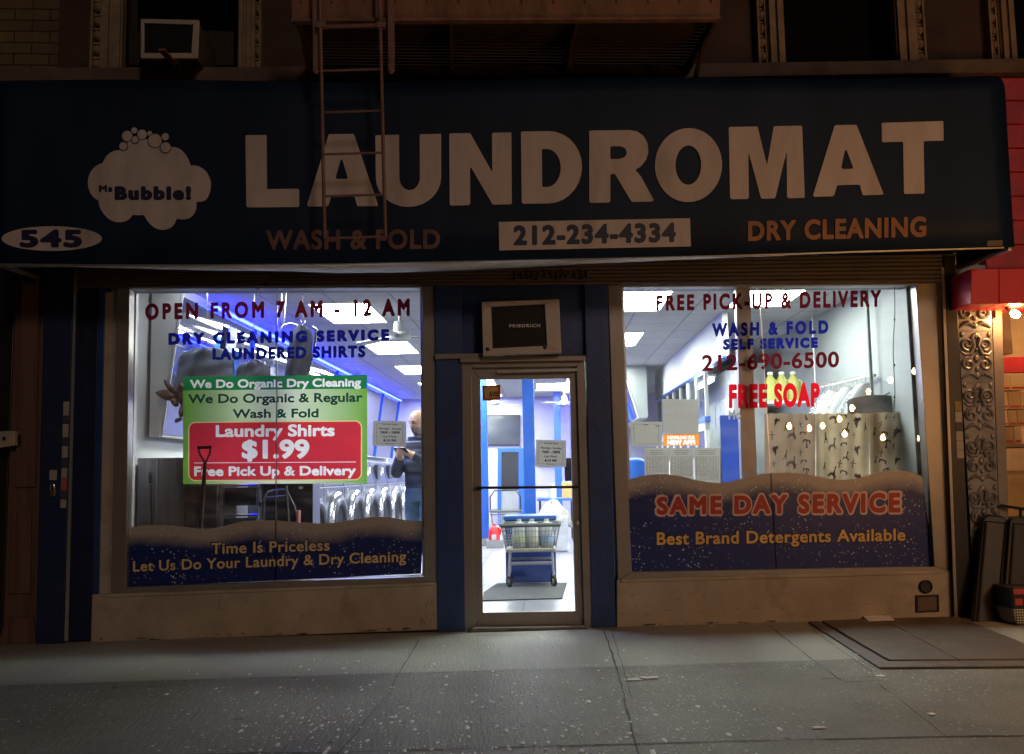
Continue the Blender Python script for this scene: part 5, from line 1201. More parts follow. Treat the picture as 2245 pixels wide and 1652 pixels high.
for q in range(8): z = 1.85+q*.112; uu = -2.60+.17*(z-1.78)+.014; m.prism([(uu, 1.80, z), (uu, 1.97, z), (uu+.010, 1.97, z+.06), (uu+.010, 1.80, z+.06)], (.002, 0, 0))
m.build('print_rows', M('grey_blue_print', (.3, .33, .45), .6), sgn_)
tag(MB(I).lathe([(.10, 0), (.09, .20), (.07, .46), (.06, .47), (.002, .47)], (-2.15, 5.9, FLZ+1.356), (0, 0, 1), 16).build('paper_roll', M('white_paper_roll', (.78, .78, .76), .7), smooth=True), 'tall white cone shaped roll on top of the washers', 'roll')

# ------------------------------------------------------------------ ceiling fans
def fan_proto():
    t = thing('ceiling_fan', '', 'ceiling fan', (0, 0, 0), 0, 'white ceiling fans')
    MB().tube([(0, 0, 0), (0, 0, -.22)], .014, 10).build('rod', whiteplastic, t, smooth=True, local=True)
    MB().lathe([(.02, -.16), (.055, -.17), (.065, -.27), (.10, -.285), (.115, -.31), (.10, -.345), (.05, -.365), (.002, -.37)], (0, 0, 0), (0, 0, 1), 20).build('motor', whiteplastic, t, smooth=True, local=True)
    for k in range(3):
        a = R_(120*k+14); d = Vector((math.cos(a), math.sin(a), 0)); p = Vector((-d.y, d.x, 0)); m = MB()
        m.grid(lambda u, v: d*(.09+.52*u)+p*((v-.5)*(.05+.08*u))+Vector((0, 0, -.315-.012*u+.02*(v-.5))), 6, 3); m.build('blade', whiteplastic, t, solid=.006, local=True)
    return t
fanp = fan_proto()
for k, (px, py, v, lab) in enumerate(((876, 663, 1.75, 'white ceiling fan at the upper right of the poster window'), (1086, 900, 11.0, 'white ceiling fan seen through the door left of the blue column'), (1246, 860, 8.6, 'nearest white ceiling fan right of the blue column through the door'), (1238, 893, 11.5, 'farther white ceiling fan right of the blue column through the door'))):
    t = fanp if k == 0 else copy_tree(fanp); u = uz(px, py, v)[0]
    t.location = I(u, v, CEZ); t.rotation_euler = (0, 0, k*.5); t['label'] = lab

# ------------------------------------------------------------------ columns and the back wall
def blue_col(px0, px1, v, lab, side=.16):
    u0 = uz(px0, 1000, v)[0]; u1 = uz(px1, 1000, v)[0]; t = thing('column', lab, 'column', I((u0+u1)/2, v, FLZ), group='blue columns')
    MB(I).box(u0, u1, v, v+side, FLZ, CEZ-.001).build('shaft', blue_paint, t, bev=.006); MB(I).box(u0-.012, u1+.012, v-.012, v+side+.012, FLZ+.001, FLZ+.12).build('base', greyplastic, t)
blue_col(1147.5, 1173, 4.9, 'bright blue square column in the middle of the door view')
blue_col(1216, 1231, 12.3, 'narrow dark blue column farther back in the door view')
blue_col(1048, 1069, 7.7, 'blue column cut by the left edge of the door glass')
bd = thing('back_door', 'blue framed dark doorway in the back wall', 'door', IV(1120, 1184, VB-.03))
def bw(q, v, d, nm, mt, par, bev=0):
    pts = [IV(x, y, v) for x, y in q]; return MB().prism(pts, EV*d).build(nm, mt, par, bev=bev)
ring_o = [(1091, 982), (1150, 982), (1150, 1190), (1091, 1190)]; ring_i = [(1099, 990), (1137, 990), (1137, 1190), (1099, 1190)]
for k in range(4): bw([ring_o[k], ring_o[(k+1) % 4], ring_i[(k+1) % 4], ring_i[k]], VB-.06, .05, 'frame', blue_paint, bd)
bw([(1099, 990), (1137, 990), (1137, 1074), (1099, 1074)], VB-.03, .02, 'dark_opening', black, bd); bw([(1099, 1074), (1137, 1074), (1137, 1190), (1099, 1190)], VB-.03, .02, 'dark_panel', greyplastic, bd)
tv = thing('screen', 'dark wall mounted screen on the lavender back wall', 'screen', IV(1100, 975, VB-.05))
bw([(1062, 909), (1140, 909), (1140, 976), (1062, 976)], VB-.06, .05, 'bezel', black, tv); bw([(1065, 912), (1137, 912), (1137, 973), (1065, 973)], VB-.065, .004, 'glass', M('screen_glass', (.05, .055, .07), .1), tv)
tag(bw([(1178, 1015), (1213, 1015), (1213, 1020), (1178, 1020)], VB-.1, .09, 'wall_shelf', darkplastic, None), 'short dark shelf on the back wall right of the column', 'shelf')

# ------------------------------------------------------------------ laundry cart and its neighbours in the door view
def fl(px, py): return G(px, py, FLZ)
tag(MB().prism([fl(1060, 1300), fl(1058, 1318), fl(1233, 1313), fl(1243, 1279), fl(1090, 1280)], (0, 0, .012)).build('floor_mat', M('ribbed_grey_mat', (.07, .075, .072), .9, ns=60, amp=.3, bump=.5, bs=150, stretch=(3, .3, 1)), bev=.004), 'grey ribbed floor mat inside the door', 'mat')
v_ = 2.45; u0, zt = uz(1107, 1135, v_); u1, _ = uz(1217, 1135, v_)
bb = thing('blue_bin', 'blue cabinet standing behind the laundry cart', 'cabinet', I((u0+u1)/2, v_, FLZ))
MB(I).box(u0, u1, v_, v_+.45, FLZ, zt-.03).build('body', M('deep_blue_paint', (.012, .05, .27), .4, amp=.2, dirt=.2), bb, bev=.01); MB(I).box(u0-.015, u1+.015, v_-.015, v_+.46, zt-.03, zt+.02).build('lid', M('blue_lid', (.03, .12, .40), .4), bb, bev=.01)
def laundry_cart(name, label, uc, v, wt, wb, zr, zb, dep, rack=0):
    t = thing(name, label, 'laundry cart', I(uc, v, FLZ)); X = lambda x, y, z: I(uc+x, v+y, FLZ+z)
    m = MB(); rimc = [(-wt/2, 0), (wt/2, 0), (wt/2, dep), (-wt/2, dep)]; botc = [(-wb/2, .03), (wb/2, .03), (wb/2, dep-.03), (-wb/2, dep-.03)]
    m.tube([X(x, y, zr) for x, y in rimc+rimc[:1]], .020, 8); m.build('bumper_rim', M('grey_rubber', (.10, .11, .105), .7), t, smooth=True)
    m = MB()
    n = 17
    for k in range(n+1):
        f = k/n
        for yy, yb in ((0, .03), (dep, dep-.03)): m.tube([X(-wt/2+wt*f, yy, zr), X(-wb/2+wb*f, yb, zb)], .0028, 5)
        if k % 2 == 0:
            for sx in (-1, 1): m.tube([X(sx*wt/2, dep*f, zr), X(sx*wb/2, .03+(dep-.06)*f, zb)], .0028, 5)
    for q in range(1, 4):
        f = q/4; L = [(rimc[i][0]*(1-f)+botc[i][0]*f, rimc[i][1]*(1-f)+botc[i][1]*f) for i in range(4)]; m.tube([X(x, y, zr+(zb-zr)*f) for x, y in L+L[:1]], .0032, 5)
    m.build('wire_basket', M('steel_wire', (.32, .33, .30), .4, metal=.6), t)
    m = MB(); m.hexa([X(x, y, zb-.035) for x, y in botc]+[X(x, y, zb) for x, y in botc]); m.build('base_pad', M('cream_plastic', (.50, .47, .38), .5), t, bev=.01)
    m = MB()
    for sx in (-1, 1):
        m.tube([X(sx*(wb/2-.04), .05, zb-.03), X(sx*(wb/2-.03), .05, .12)], .013, 8); m.tube([X(sx*(wb/2-.04), dep-.05, zb-.03), X(sx*(wb/2-.03), dep-.05, .12)], .013, 8)
        m.tube([X(sx*(wb/2-.035), .05, .24), X(sx*(wb/2-.035), dep-.05, .24)], .012, 8)
    m.tube([X(-wb/2+.03, .05, .24), X(wb/2-.03, .05, .24)], .017, 8); m.tube([X(-wb/2+.03, dep-.05, .26), X(wb/2-.03, dep-.05, .26)], .013, 8)
    m.build('leg_frame', alu, t, smooth=True)
    for sx in (-1, 1):
        for yy in (.05, dep-.05):
            m = MB(); m.torus(X(sx*(wb/2-.03), yy, .058), EU*.9+EV*.45, .045, .013, 18, 8); c_ = m.build('caster', black, t, smooth=True)
            m = MB(); m.tube([X(sx*(wb/2-.03)-.012, yy, .058), X(sx*(wb/2-.03)+.012, yy, .058)], .03, 12); m.bar(X(sx*(wb/2-.03)-.018, yy, .05), X(sx*(wb/2-.03)-.018, yy, .13), .004, .03); m.bar(X(sx*(wb/2-.03)+.018, yy, .05), X(sx*(wb/2-.03)+.018, yy, .13), .004, .03); m.build('hub', alu, c_)
    if rack:
        m = MB()
        for yy in (.02, ):
            m.tube([X(-wt/2, yy, zr), X(-wt/2, yy, rack-.1), X(-wt/2+.07, yy, rack), X(wt/2-.07, yy, rack), X(wt/2, yy, rack-.1), X(wt/2, yy, zr)], .012, 8)
        m.tube([X(-wt/2, .02, rack-.38), X(wt/2, .02, rack-.38)], .009, 8); m.build('hanging_rack', darkplastic, t, smooth=True)
    return t
vc = 1.95; ua, zr_ = uz(1098, 1152, vc); ub_, _ = uz(1227, 1152, vc); zb_ = uz(1160, 1203, vc)[1]
laundry_cart('laundry_cart', 'wire laundry cart with three white jugs standing on the grey mat', (ua+ub_)/2, vc, ub_-ua, (ub_-ua)*.86, zr_-FLZ, zb_-FLZ, .42)
jug_m = T('milky_plastic', (.60, .61, .60), .35)
for k, px in enumerate((1138, 1166, 1198)):
    u, _ = uz(px, 1150, vc+.15); j = thing('detergent_jug', ('white plastic jug at the left in the laundry cart', 'white plastic jug with a green label in the middle of the laundry cart', 'white plastic jug with a blue label at the right in the laundry cart')[k], 'jug', I(u, vc+.15, zb_+.005), group='jugs in the laundry cart')
    m = MB(); m.lathe([(.002, 0), (.068, 0), (.074, .02), (.074, .17), (.06, .22), (.03, .255), (.024, .262), (.024, .285), (.002, .286)], I(u, vc+.15, zb_+.005), (0, 0, 1), 18); bo = m.build('body', jug_m, j, smooth=True)
    m = MB(); m.tube([I(u+.03, vc+.14, zb_+.25), I(u+.065, vc+.13, zb_+.24), I(u+.075, vc+.13, zb_+.19), I(u+.068, vc+.13, zb_+.16)], .011, 8); m.build('handle', jug_m, j, smooth=True)
    m = MB(); m.lathe([(.0745, .05), (.0755, .052), (.0755, .13), (.0745, .132)], I(u, vc+.15, zb_+.005), (0, 0, 1), 18); m.build('label_band', (M('pale_green_label', (.55, .6, .4), .6), M('pale_label', (.62, .63, .5), .6), M('blue_label', (.35, .5, .7), .6))[k], j, smooth=True)
vk = 7.6; ua, _ = uz(1075, 1130, vk); ub_, _ = uz(1142, 1130, vk)
c2 = laundry_cart('laundry_cart', 'laundry cart with a tall dark hanging rack at the left in the door view', (ua+ub_)/2, vk, ub_-ua, (ub_-ua)*.9, .55, .30, .5, rack=uz(1100, 1075, vk)[1]-FLZ)
u, _ = uz(1084, 1168, vk-.25); rbt = thing('red_bottle', 'red detergent bottle beside the racked laundry cart', 'bottle', I(u, vk-.3, FLZ+.12))
MB().box(*(lambda p: (p.x-.12, p.x+.14, p.y-.10, p.y+.10, FLZ, FLZ+.12))(I(u, vk-.3, 0))).build('step', greyplastic, rbt)
m = MB(); m.lathe([(.002, 0), (.085, 0), (.09, .03), (.085, .15), (.05, .20), (.03, .22), (.03, .25), (.002, .252)], I(u, vk-.3, FLZ+.12), (0, 0, 1), 16); m.build('body', M('red_plastic', (.65, .02, .015), .3), rbt, smooth=True)
m = MB(); m.tube([I(u+.05, vk-.32, FLZ+.32), I(u+.1, vk-.32, FLZ+.28), I(u+.09, vk-.32, FLZ+.2)], .014, 8); m.build('handle', M('red_plastic_handle', (.65, .02, .015), .3), rbt, smooth=True)
m = MB(); p = I(u, vk-.395, FLZ+.17); m.bar(p-EU*.035, p+EU*.035, .004, .08); m.build('label_patch', whiteplastic, rbt)
vw = 6.3; u0, zt = uz(1180, 1105, vw); u1, _ = uz(1246, 1105, vw)
wb_ = thing('laundry_bin', 'pale laundry bin heaped with white cloth at the right in the door view', 'laundry bin', I((u0+u1)/2, vw, FLZ))
m = MB(I); m.hexa([(u0+.10, vw+.05, FLZ), (u1-.02, vw+.05, FLZ), (u1-.02, vw+.5, FLZ), (u0+.10, vw+.5, FLZ), (u0+.02, vw, zt-.18), (u1, vw, zt-.18), (u1, vw+.55, zt-.18), (u0+.02, vw+.55, zt-.18)]); m.build('tub', M('pale_plastic', (.58, .6, .64), .5), wb_, bev=.02)
rnd = random.Random(8); m = MB(I); ph = [rnd.uniform(0, 6) for _ in range(8)]
def clothf(a, b):
    r = 1-.0*b; ang = 2*math.pi*a; rr = .5*max(0, 1-b)**.6; wob = 1+.13*math.sin(5*ang+ph[0])+.08*math.sin(9*ang+ph[1])
    u = (u0+u1)/2+(u1-u0)*rr*1.12*wob*math.cos(ang); v = vw+.27+.6*rr*wob*math.sin(ang); z = zt-.22-.10*max(0, .3-b)*3*(1+.8*math.sin(3*ang+ph[2]))+.26*b+.03*math.sin(4*ang+7*b)
    return (u, v, z)
m.grid(clothf, 40, 10); m.build('white_cloth', M('cream_cloth', (.45, .44, .41), .85, bump=.6, bs=15), wb_, smooth=True, solid=.01)
vt = 8.6; u0, zt = uz(1177, 1093, vt); u1, _ = uz(1262, 1093, vt)
tb = thing('folding_table', 'blue topped folding table right of the blue column', 'table', I((u0+u1)/2, vt, FLZ))
MB(I).box(u0, u1, vt, vt+.7, zt-.04, zt).build('tabletop', blue_paint, tb, bev=.006)
for uu in (u0+.05, u1-.05):
    for vv in (vt+.05, vt+.65): m = MB(I); m.box(uu-.02, uu+.02, vv-.02, vv+.02, FLZ, zt-.04); m.build('leg', darkplastic, tb)
uu, _ = uz(1243, 1090, vt+.2)
tag(MB(I).box(uu-.08, uu+.09, vt+.1, vt+.4, zt+.001, zt+.27).build('carton', M('tan_cardboard', (.5, .32, .10), .7), bev=.004), 'tan cardboard box on the blue folding table', 'box')
uu, _ = uz(1214, 1090, vt+.2)
tag(MB(I).lathe([(.002, 0), (.05, 0), (.05, .16), (.03, .2), (.022, .25), (.002, .25)], (uu, vt+.2, zt+.001), (0, 0, 1), 14).build('bottle', whiteplastic, smooth=True), 'white bottle standing on the blue folding table', 'bottle')
uu, _ = uz(1188, 1090, vt+.2)
tag(MB(I).box(uu-.09, uu+.09, vt+.1, vt+.3, zt+.001, zt+.10).build('folded_towels', M('white_towel', (.5, .5, .52), .9, bump=.4), bev=.02), 'folded white towels on the blue table next to the column', 'towels')
u, z = uz(1250, 1030, 1.0)
tag(MB(I).box(u-.05, u+.05, 1.0, 1.04, z-.10, z+.11).build('card_terminal', darkplastic, bev=.008), 'small dark box on the inside of the door at the right', 'device')

# ------------------------------------------------------------------ poster window display
stm = M('dull_steel_sheet', (.25, .24, .24), .42, metal=.8, ns=20, amp=.25, stretch=(1, 1, .08), bump=.1)
sb = thing('steel_cabinet', 'dull steel cabinet in the window under the rubber plant', 'cabinet', P(350, 1150, .6))
m = MB(); a = P(302, 1004, .50); c = P(520, 1004, .50); m.box(a.x, c.x, .50, .95, FLZ, a.z); m.build('body', stm, sb, bev=.006)
m = MB(); m.box(a.x+.16, a.x+.17, .488, .499, FLZ, a.z-.01); m.box(a.x+.42, a.x+.43, .488, .499, FLZ, a.z-.01); m.build('seam', chrome, sb)
a2 = P(405, 1066, .42); c2_ = P(476, 1066, .42); m = MB(); m.box(a2.x, c2_.x, .42, .488, FLZ, a2.z); m.build('front_panel', M('brown_grey_panel', (.085, .07, .07), .4, amp=.2), sb, bev=.004)
m = MB(); rnd = random.Random(2)
for i in range(12):
    for j in range(9): m.ball((a2.x+.03+.018*i+.009*(j % 2), .418, a2.z-.46+.025*j), (.0035, .002, .0035), 6, 4)
m.build('perforations', chrome, sb)
shv = thing('shovel', 'shovel with a D shaped handle standing against the red poster', 'shovel', P(440, 1165, .10))
ys = .105; m = MB(); m.tube([P(449, 1022, ys), P(445, 1090, ys), P(439, 1175, ys-.005), P(437, 1240, ys-.01)], .016, 10); m.build('shaft', M('weathered_dark_wood', (.045, .035, .04), .6), shv, smooth=True)
m = MB(); m.tube([P(449, 1024, ys), P(447, 1010, ys), P(437, 994, ys), P(435, 982, ys)], .008, 8); m.tube([P(449, 1024, ys), P(452, 1010, ys), P(460, 994, ys), P(461, 982, ys)], .008, 8); m.tube([P(433, 981, ys), P(463, 980, ys)], .014, 10); m.build('grip', M('dark_red_plastic', (.07, .018, .015), .5), shv, smooth=True)
m = MB(); a = P(437, 1240, .1); m.grid(lambda u, v: Vector((a.x-.12+.24*u, .10+.05*math.sin(math.pi*u), a.z-.02-.30*v)), 8, 4); m.build('blade', steel, shv, solid=.004)
br = thing('broom', 'thin black broom handle in the lower left corner of the poster window', 'broom', P(333, 1150, .3))
m = MB(); m.tube([P(331, 1062, .3), P(333, 1155, .3), P(334, 1250, .3)], .008, 8); m.build('stick', darkplastic, br, smooth=True)
m = MB(); m.tube([P(331.5, 1060, .3), P(330, 1042, .3)], .016, 10); m.torus(P(330, 1038, .3), (0, 1, 0), .013, .005, 14, 6); m.build('grip', black, br, smooth=True)
m = MB(); a = P(334, 1250, .3); m.box(a.x-.14, a.x+.14, .27, .33, a.z-.15, a.z); m.build('brush', black, br)
# folded carts
fcart = thing('folded_cart', 'folded chrome cart with a black panel under the price poster', 'cart', P(525, 1150, .35))
m = MB(); yv = .34
for x in (484, 489, 568): m.tube([P(x, 1064, yv), P(x-2, 1150, yv), P(x-3, 1240, yv)], .010 if x != 489 else .007, 8)
m.tube([P(482, 1066, yv), P(570, 1062, yv)], .009, 8); m.tube([P(486, 1130, yv), P(566, 1128, yv)], .008, 8); m.build('tube_frame', chrome, fcart, smooth=True)
m = MB(); m.pq([(492, 1069), (563, 1067), (561, 1107), (491, 1109)], yv+.012, .012); m.pq([(490, 1136), (560, 1134), (558, 1180), (489, 1182)], yv+.012, .012); m.build('black_panel', blackcloth, fcart, bev=.004)
m = MB(); m.tube([P(571, 1100, yv-.01), P(571, 1112, yv-.01)], .012, 8); m.tube([P(484, 1110, yv-.01), P(491, 1110, yv-.01)], .008, 8); m.build('clip', darkplastic, fcart)
fch = thing('folding_chair', 'dark folding chair frame with grey tubes under the price poster', 'chair', P(610, 1150, .4))
m = MB(); yv = .40; m.tube([P(577, 1240, yv), P(578, 1130, yv), P(580, 1090, yv), P(588, 1078, yv), P(602, 1074, yv), P(625, 1073, yv)], .008, 8); m.tube([P(581, 1090, yv), P(625, 1086, yv)], .006, 8); m.tube([P(628, 1064, yv), P(634, 1160, yv), P(636, 1230, yv)], .009, 8); m.tube([P(629, 1075, yv), P(646, 1110, yv), P(652, 1135, yv)], .007, 8); m.build('tube_frame', M('grey_blue_tube', (.16, .17, .20), .35, metal=.6), fch, smooth=True)
m = MB(); m.tube([P(655, 1118, yv-.02), P(654, 1150, yv-.02)], .017, 10); m.build('pink_grip', M('pink_plastic', (.7, .36, .32), .5), fch, smooth=True)
dc_ = thing('dark_cabinet', 'black cabinet behind the folding chair under the poster', 'cabinet', P(632, 1150, .55))
m = MB(); a = P(574, 1062, .55); c = P(686, 1062, .55); m.box(a.x, c.x, .55, 1.0, FLZ, a.z+.02); m.build('body', M('black_lacquer', (.010, .010, .014), .3), dc_, bev=.006)
m = MB(); m.pq([(655, 1066), (664, 1066), (664, 1072), (655, 1072)], .545, .004); m.build('tag', whiteplastic, dc_)
# rubber plant
pltt = thing('rubber_plant', 'brownish rubber plant leaves beside the price poster', 'plant', P(415, 1003, .72))
stem_m = M('woody_stem', (.12, .08, .05), .8); leaf_m = M('bronze_leaf', (.13, .075, .05), .35, ns=14, amp=.4)
a = P(418, 1004, .72)
m = MB(); m.lathe([(.002, 0), (.09, 0), (.12, .2), (.13, .2), (.11, .17), (.002, .17)], Vector((a.x+.12, .72, a.z)), (0, 0, 1), 18); m.build('pot', M('dark_pot', (.08, .06, .05), .5), pltt, smooth=True)
m = MB(); base = Vector((a.x+.12, .72, a.z+.18)); tips = [P(347, 858, .62), P(362, 838, .64), P(392, 850, .6), P(396, 905, .6), P(440, 820, .7), P(470, 850, .7)]
hub = P(396, 872, .66); m.tube([base, base.lerp(hub, .5)+Vector((.02, 0, 0)), hub], [.012, .01, .006], 6)
for t_ in tips: m.tube([base.lerp(hub, .6), hub.lerp(t_, .4)], .004, 5)
m.build('stem', stem_m, pltt, smooth=True)
def leaf(m, p, q, w, up):
    p, q = Vector(p), Vector(q); d = q-p; s_ = d.cross(up).normalized(); nrm = s_.cross(d).normalized(); L = d.length
    m.grid(lambda u, v: p+d*u+s_*((v-.5)*2*w*max(0, math.sin(math.pi*min(1, u*.92+.06)))**.75)+nrm*(.10*L*math.sin(math.pi*u)-abs(v-.5)*w*.7), 10, 4)
m = MB()
rnd = random.Random(9)
leaf(m, hub+Vector((-.02, 0, .0)), P(341, 859, .60), .048, Vector((0, -1, .35))); leaf(m, hub+Vector((-.03, 0, .02)), P(359, 832, .62), .026, Vector((.2, -1, -.2))); leaf(m, hub+Vector((.03, 0, -.03)), P(392, 842, .57), .055, Vector((-.4, -1, 0))); leaf(m, hub+Vector((.02, 0, -.16)), P(384, 925, .58), .03, Vector((-.2, -1, .2)))
for i in range(9): leaf(m, hub+Vector((rnd.uniform(0, .12), rnd.uniform(-.05, .08), rnd.uniform(-.2, .05))), hub+Vector((rnd.uniform(-.05, .32), rnd.uniform(-.15, .15), rnd.uniform(-.25, .2))), .035, Vector((rnd.uniform(-.5, .5), -1, .3)))
m.build('foliage', leaf_m, pltt, smooth=True, solid=.002)
m = MB(); leaf(m, hub+Vector((.02, -.05, -.1)), P(397, 897, .55), .03, Vector((-.3, -1, 0))); m.build('orange_leaf', M('orange_leaf', (.5, .16, .04), .4), pltt, smooth=True)
# garment bags on hooks
filmm = film('clear_garment_film', (.6, .65, .75), .75, .1)
def garment(name, label, q, y, wire_top, mat, clear=True):
    t = thing(name, label, 'garment bag', P((q[0][0]+q[1][0])/2, q[2][1], y), group='dark garments hanging in the poster window')
    n = 14
    TLp, TRp, BRp, BLp = [P(*a, y) for a in q]; rnd = random.Random(len(label)); ph = [rnd.uniform(0, 6) for _ in range(4)]
    def f(u, v, off=0):
        e = .5*(1-(1-min(1, v*5))**2)+.5; base = TLp.lerp(TRp, u).lerp(BLp.lerp(BRp, u), v); c = TLp.lerp(TRp, .5).lerp(BLp.lerp(BRp, .5), v)
        p = c+(base-c)*(.35+.65*min(1, max(0, v*6)**.5)); return p+Vector((0, off+.010*math.sin(u*9+ph[0]+v*2)+.009*math.sin(u*15+v*7+ph[1])+.006*math.sin(v*17+u*5), 0))
    m = MB(); m.grid(lambda u, v: f(u, v, -.05*math.sin(math.pi*u)), 24, 14); m.grid(lambda u, v: f(u, v, .08+.05*math.sin(math.pi*u)), 24, 14); m.build('garment', mat, t, smooth=True)
    if clear:
        m = MB(); m.grid(lambda u, v: f(-.03+1.06*u, -.01+1.05*v, -.02-.06*math.sin(math.pi*u)), 24, 14); m.build('clear_cover', filmm, t, smooth=True)
    c = f(.5, 0, .02); top = Vector((c.x, c.y, CEZ)); m = MB(); m.tube([top, c+Vector((0, 0, .06))], .003, 5); m.tube([c+Vector((.02*math.cos(a_), 0, .04+.02*math.sin(a_))) for a_ in np.linspace(-2, 2.6, 10)]+[c], .004, 6); m.build('hook', chrome, t, smooth=True)
    return t
dkc = M('charcoal_suit_cloth', (.05, .056, .085), .6, ns=14, amp=.3, bump=.5, bs=10)
garment('garment_bag', 'big black garment bag hanging in the middle of the poster window', [(640, 712), (686, 716), (672, 860), (620, 850)], .8, None, dkc, False)
garment('garment_bag', 'wide dark blue garment under clear film at the left of the poster window', [(398, 764), (507, 760), (512, 850), (378, 850)], .72, None, M('slate_cloth', (.10, .13, .20), .6, ns=12, amp=.3, bump=.5, bs=9), True)
garment('garment_bag', 'narrow dark garment between the other two garments in the poster window', [(523, 792), (588, 788), (592, 860), (508, 860)], .78, None, dkc, True)
rk = thing('garment_rack', 'chrome tube rack ends beside the big black garment bag', 'rack', P(650, 850, .85))
m = MB(); m.tube([P(686, 716, .78), P(694, 722, .78), P(688, 770, .78), P(672, 830, .78), P(668, 870, .78)], .012, 8); m.tube([P(614, 726, .82), P(622, 712, .82), P(636, 708, .82), P(652, 712, .82)], .009, 8); m.tube([P(618, 640, .82), P(618, 712, .82)], .006, 8); m.tube([P(628, 640, .82), P(622, 712, .82)], .004, 6); m.build('tube_frame', chrome, rk, smooth=True)

# ------------------------------------------------------------------ curtain window: service booth, curtain, rail
bt = thing('service_booth', 'white service booth with a blue end panel and windows behind the curtain window', 'booth', I(2.7, 3.8, FLZ))
fu = 2.70
zf = uz(1616, 798, 2.6)[1]
MB(I).box(fu, fu+.06, 2.6, 9.0, 2.47, CEZ-.002).build('fascia', white_wall, bt)
MB(I).box(fu-.012, fu+.07, 2.6, 9.0, 2.452, 2.47).build('blue_trim', blue_paint, bt)
ue, ze = uz(1579, 910, 3.85)
bw_ = M('booth_blue_panel', (.010, .045, .30), .35, ns=3, amp=.15)
MB(I).box(ue, uz(1641, 910, 3.85)[0], 3.85, 3.90, FLZ, ze).build('end_panel', bw_, bt, bev=.004)
MB(I).box(fu-.01, fu+.06, 3.90, 9.0, ze-.07, ze-.005).build('counter_trim', blue_paint, bt)
MB(I).box(fu, fu+.05, 3.90, 9.0, FLZ, ze-.50).build('lower_wall', whiteplastic, bt)
m = MB(I)
for k in range(8): v = 3.92+k*.72; m.box(fu, fu+.05, v, v+.10, ze-.50, ze-.07)
m.box(fu, fu+.05, 3.92, 9.0, ze-.17, ze-.07); m.build('window_frames', whiteplastic, bt)
m = MB(I)
for k in range(8): v = 4.02+k*.72; m.box(fu+.02, fu+.03, v, v+.62, ze-.5, ze-.17)
m.build('dark_panes', M('booth_dark_glass', (.04, .045, .07), .15), bt)
m = MB(I)
for k in range(8): v = 3.92+k*.72; m.box(fu+.01, fu+.05, v, v+.06, ze-.005, 2.43)
m.build('upper_mullions', M('grey_mullion', (.42, .44, .45), .4), bt)
m = MB(I); m.box(fu+.025, fu+.031, 3.98, 9.0, ze-.005, 2.43); m.build('upper_glazing', glass_mat('booth_glass', (.9, .93, .95)), bt)
m = MB(I); m.box(3.25, 3.6, 4.6, 8.8, FLZ, 2.6)
for k in range(6): m.box(3.20, 3.25, 4.7+k*.7, 5.3+k*.7, 1.2, 2.2)
m.build('inner_shelves', M('pale_grey_cabinet', (.5, .52, .52), .5), bt, bev=.006)
tl = thing('tube_light', 'white fluorescent tube under the fascia of the service booth', 'light', I(2.9, 4.2, 2.36))
m = MB(I); m.tube([(2.85, 4.2, 2.36), (2.85, 5.4, 2.36)], .025, 10); m.build('tube', tube_m, tl, smooth=True); MB(I).box(2.81, 2.89, 4.15, 5.45, 2.39, 2.425).build('housing', whiteplastic, tl)
# printed curtain
cu = thing('printed_curtain', 'cream curtain printed with small black motifs in the curtain window', 'curtain', P(1840, 1050, .42))
cm = T('cream_print_cloth', (.40, .325, .20), .32, amp=.14, ns=6); cm2 = T('brownish_print_cloth', (.33, .25, .17), .22, amp=.14, ns=6); motif_m = M('black_motif', (.035, .028, .022), .7); arc_m = M('taupe_motif', (.16, .12, .08), .7)
cyy = .42
def cfold(px): return .012*math.sin(px*.11)+.008*math.sin(px*.23+1)
def cpt(px, py, dy=0): return P(px, py, cyy+cfold(px)-dy)
panels = [(1676, 1787, cm2), (1790, 1905, cm), (1908, 2012, cm)]
for x0, x1, mt in panels:
    m = MB(); m.grid(lambda u, v: cpt(x0+(x1-x0)*u+(4*math.sin(v*7) if x1 > 2000 and u > .95 else 0), 906-(2.5 if x0 > 1900 else 0)+.9*math.sin((x0+(x1-x0)*u)*.3)+(1200-906)*v), 24, 12)
    m.build('curtain_panel', mt, cu, smooth=True)
m = MB(); m.pq([(1786.5, 907), (1790.5, 907), (1795, 1200), (1791, 1200)], cyy+.03, .006); m.pq([(1904.5, 907), (1908.5, 907), (1913, 1200), (1909, 1200)], cyy+.03, .006); m.build('hem_strip', M('white_hem', (.8, .8, .76), .6), cu)
shapes = {
 'bird': [(-9, 1), (-5, 4), (-3, 9), (0, 5), (5, 7), (9, 4), (6, 3), (9, -1), (4, 0), (1, -4), (-1, -12), (-5, -17), (-4, -10), (-7, -5), (-5, -2)],
 'tower': [(-1, 12), (1, 12), (1.4, 2), (4, -10), (2.4, -10), (1, -4), (-1, -4), (-2.4, -10), (-4, -10), (-1.4, 2)],
 'cross': [(-1, 9), (1, 9), (1, 2), (6, 2), (6, .6), (1, .6), (1, -9), (-1, -9), (-1, .6), (-6, .6), (-6, 2), (-1, 2)],
 'arch': [(-8, -3), (-8, 3), (-5, 5), (5, 5), (8, 3), (8, -3), (5.5, -3), (5, 1), (2, 2.4), (-2, 2.4), (-5, 1), (-5.5, -3)],
 'pin': [(-2, 10), (2, 10), (1, 3), (2.5, -8), (-2.5, -8), (-1, 3)],
 'dial': [(-10, -2), (-8, 5), (-2, 10), (5, 8), (10, 2), (9, -4), (4, -8), (5, -2), (2, 3), (-3, 3), (-5, -1)]}
mk = MB(); ma = MB(); rnd = random.Random(12)
